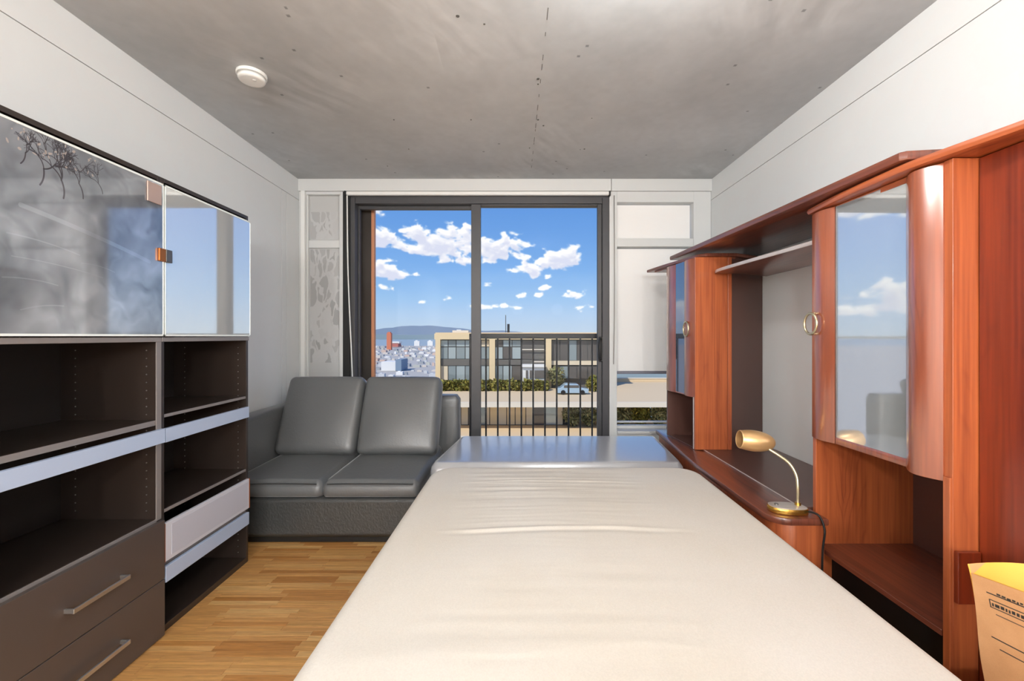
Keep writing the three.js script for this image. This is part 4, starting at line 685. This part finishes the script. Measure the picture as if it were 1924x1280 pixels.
{
  const line = (Z, px0, px1, py, h, step, d) => { const L = []; for (let p = px0; p <= px1; p += step) { const [x, y] = at(p, py, Z); L.push([x, y + h / 2, Z + (hash(p, 1, 2) - 0.5) * 0.6, step * Z / FOCAL * 0.75, h * (0.5 + 0.18 * hash(p, 3, 5)), d]); } return L; };
  const hg = thing('clipped_hedge', 'low green hedge along the terrace below the office windows', 'hedge', [...at(930, 735, 66.5), 66.5]);
  foliage(hg, line(66.5, 826, 1030, 735, 1.7, 8, 0.9), 5200, 0.42, M.leafGreen, 31); add('stem', box(at(826, 735, 66.5)[0], at(1030, 735, 66.5)[0], EYE - 8.5, EYE - 7.6, 66.4, 66.7, { r: 0 }), M.trunk, hg);
  const shrubs = [[1046, 706, 69.2, 1.5, 'bronze shrub standing by the right office column', M.leafOlive], [1116, 722, 66, 1.3, 'round yellow-green shrub at the right end of the terrace', M.leafGreen]];
  shrubs.forEach(([px, py, Z, r, label, m], i) => { const [x, y] = at(px, py, Z), s = thing('terrace_shrub', label, 'shrub', [x, EYE - 8.5, Z]); add('stem', bar([x, EYE - 8.5, Z], [x, y, Z], 0.12), M.trunk, s); foliage(s, [[x, y, Z, r, r * 1.1, r]], 500, 0.4, m, 50 + i); });
  for (const [px, w, h, label, i] of [[1076, 18, 2.6, 'grey-green bush below the terrace, left in the right-hand row', 0], [1106, 18, 2.8, 'grey-green bush below the terrace seen through the last railing bars', 1], [1140, 18, 2.7, 'grey-green bush below the terrace, partly behind the dark door frame', 2], [1172, 18, 2.6, 'grey-green bush at the left of the view under the roller blind', 3], [1204, 18, 2.9, 'bright green bush in the middle of the view under the roller blind', 4], [1238, 18, 2.7, 'pale grey bush beside the cherry cabinet under the roller blind', 5]]) {
    const Z = 58, [x] = at(px, 796, Z), s = thing('terrace_bush', label, 'bush', [x, EYE - 12.25, Z]); add('stem', bar([x, EYE - 12.25, Z], [x, EYE - 10.5, Z], 0.15), M.trunk, s);
    foliage(s, [[x, EYE - 11, Z, w * Z / FOCAL * 0.62, 1.5, 1.2], [x - 0.6, EYE - 10.6, Z, 0.8, 1.2, 0.8], [x + 0.6, EYE - 10.5, Z + 0.2, 0.8, 1.1, 0.8]], 1500, 0.34, i === 4 ? M.leafGreen : M.leafOlive, 70 + i);
  }
  const hut = thing('garden_kiosk', 'small white kiosk with dark openings on the terrace in front of the office', 'kiosk', [...at(1003, 733, 67.5), 67.5]);
  out('wall', 982, 1024, 688, 733, 67.6, 2, M.white, hut); for (const [a, b] of [[988, 992], [995, 1000], [1004, 1023]]) out('window', a, b, 696, 711, 67.45, 0.2, M.farGlassDark, hut); out('roof', 980, 1026, 686, 690, 67.2, 2.6, M.white, hut);
  const car = thing('parked_car', 'pale blue car parked on the terrace right of the hedge', 'car', [...at(1078, 735, 62), 62]);
  const [cx] = at(1076, 735, 62), y = EYE - 8.5;
  const prof = new THREE.Shape([[-2.2, 0.3], [2.2, 0.3], [2.25, 0.75], [1.2, 0.95], [0.7, 1.45], [-1.0, 1.5], [-1.7, 0.95], [-2.25, 0.85]].map(([a, b]) => new THREE.Vector2(a, b)));
  add('body', new THREE.ExtrudeGeometry(prof, { depth: 1.6, bevelEnabled: true, bevelSize: 0.08, bevelThickness: 0.08, bevelSegments: 2 }).translate(cx, y, -63.5), M.carBlue, car);
  add('window', box(cx - 1.3, cx + 0.9, y + 1.0, y + 1.38, 61.78, 61.86, { r: 0.03 }), M.farGlassDark, car);
  for (const dx of [-1.4, 1.4]) add('wheel', new THREE.CylinderGeometry(0.34, 0.34, 0.25, 18).rotateX(Math.PI / 2).translate(cx + dx, y + 0.34, -61.9), M.tyre, car);
}
// ---------------------------------------------------------------- the distant town, sea and hills
{
  struct('sea', box(-9000, 9000, -64, -60.2, 2750, 24000, { r: 0 }), M.sea);
  const ridge = (name, Z, x0, x1, h, m, seed) => { const n = 60, pts = [[x0, -60]]; for (let i = 0; i <= n; i++) { const t = i / n, b = Math.sin(Math.PI * t); pts.push([lerp(x0, x1, t), -60 + h * (Math.pow(b, 0.8) * (0.6 + 0.8 * (fbm(t * 5, 1, seed, 4) - 0.2))) + 4]); } pts.push([x1, -60]); const g = new THREE.ExtrudeGeometry(new THREE.Shape(pts.map(([a, b]) => new THREE.Vector2(a, b))), { depth: 900, bevelEnabled: true, bevelSize: 0, bevelThickness: 1400, bevelSegments: 3 }).translate(0, 0, -Z - 900); return struct(name, g, m); };
  ridge('hills', 15000, -6800, 1600, 380, M.hill, 600); ridge('hills', 9500, -4200, -700, 130, M.hillNear, 640);
  const rand = rng(92), tint = [[224, 224, 220], [200, 203, 205], [236, 236, 234], [178, 181, 183], [214, 206, 196], [188, 190, 184], [156, 162, 168], [210, 186, 172]].map(([r, g, b]) => std({ color: css(r, g, b), roughness: 0.85 }));
  const block = (px, py, wpx, hpx, deep) => { const Z = 61.28 * FOCAL / (py - 632), w = wpx * Z / FOCAL, h = hpx * Z / FOCAL, x = (px - 965) * Z / FOCAL; return merge([box(x - w / 2, x + w / 2, -60, -60 + h, Z, Z + w * deep, { r: 0 }), box(x - w * 0.3, x + w * 0.1, -60 + h, -60 + h * 1.18, Z + w * deep * 0.3, Z + w * deep * 0.6, { r: 0 })]); };
  const used = [[716, 757, 740, 800], [724, 752, 1880, 2380], [774, 816, 2450, 3300]], names = ['white-grey', 'pale grey', 'white', 'mid-grey', 'sandy', 'greenish grey', 'slate grey', 'pinkish'];
  for (let i = 0, n = 0; i < 900 && n < 130; i++) {     // houses and sheds of the town that can be made out one by one
    const py = 652 + Math.pow(rand(), 1.25) * 66, k = (py - 632) / 60, px = 690 + rand() * 128, w = (3 + rand() * 8) * (0.45 + k * 0.8), h = (1.4 + rand() * 3.4) * (0.4 + k), deep = 0.6 + rand(), c = Math.floor(rand() * 8);
    const Z = 61.28 * FOCAL / (py - 632), Z1 = Z + w * Z / FOCAL * deep + 40;
    if (used.some((u) => px - w / 2 - 1 < u[1] && px + w / 2 + 1 > u[0] && Z - 40 < u[3] && Z1 > u[2])) continue;
    used.push([px - w / 2, px + w / 2, Z, Z1]); n++;
    single('town_building', block(px, py, w, h, deep), tint[c], `small ${names[c]} flat-roofed building of the distant town by the sea`, 'building', `${names[c]} buildings of the distant town`);
  }
  const w = thing('warehouse', 'long white warehouse with a blue-grey end block in the distant town', 'building', [...at(733, 697, 750), 750]);
  out('hall', 716, 743, 680, 697, 750, 40, M.white, w); out('end_block', 743, 754, 676, 697, 745, 45, std({ color: css(128, 148, 168), roughness: 0.8 }), w);
  const st = thing('harbour_hall', 'low pink hall with a pale roof beside the orange tower near the shore', 'building', [...at(742, 651, 2300), 2300]);
  out('hall', 733, 748, 645, 652, 2300, 60, std({ color: css(190, 120, 110), roughness: 0.8 }), st); out('roof', 732, 750, 642, 645.5, 2300, 60, M.white, st);
  const tw = thing('orange_tower', 'slim orange-red tower rising above the shoreline of the town', 'tower', [...at(730.5, 655, 1900), 1900]);
  out('shaft', 726.5, 734.5, 626, 660, 1900, 20, M.orangeTower, tw); out('top', 728, 733.5, 624, 626.5, 1902, 14, M.orangeTower, tw);
  for (const [px, label] of [[783, 'left of the two pale shoreline blocks beyond the town'], [808, 'right of the two pale shoreline blocks, beside the office edge']]) single('shore_block', block(px, 650, 10, 9, 0.6), M.white, label, 'building');
}
scene.traverse((o) => { if (o.isMesh) { o.castShadow = true; o.receiveShadow = true; } });
scene.environment = null;
renderer.render(scene, camera);
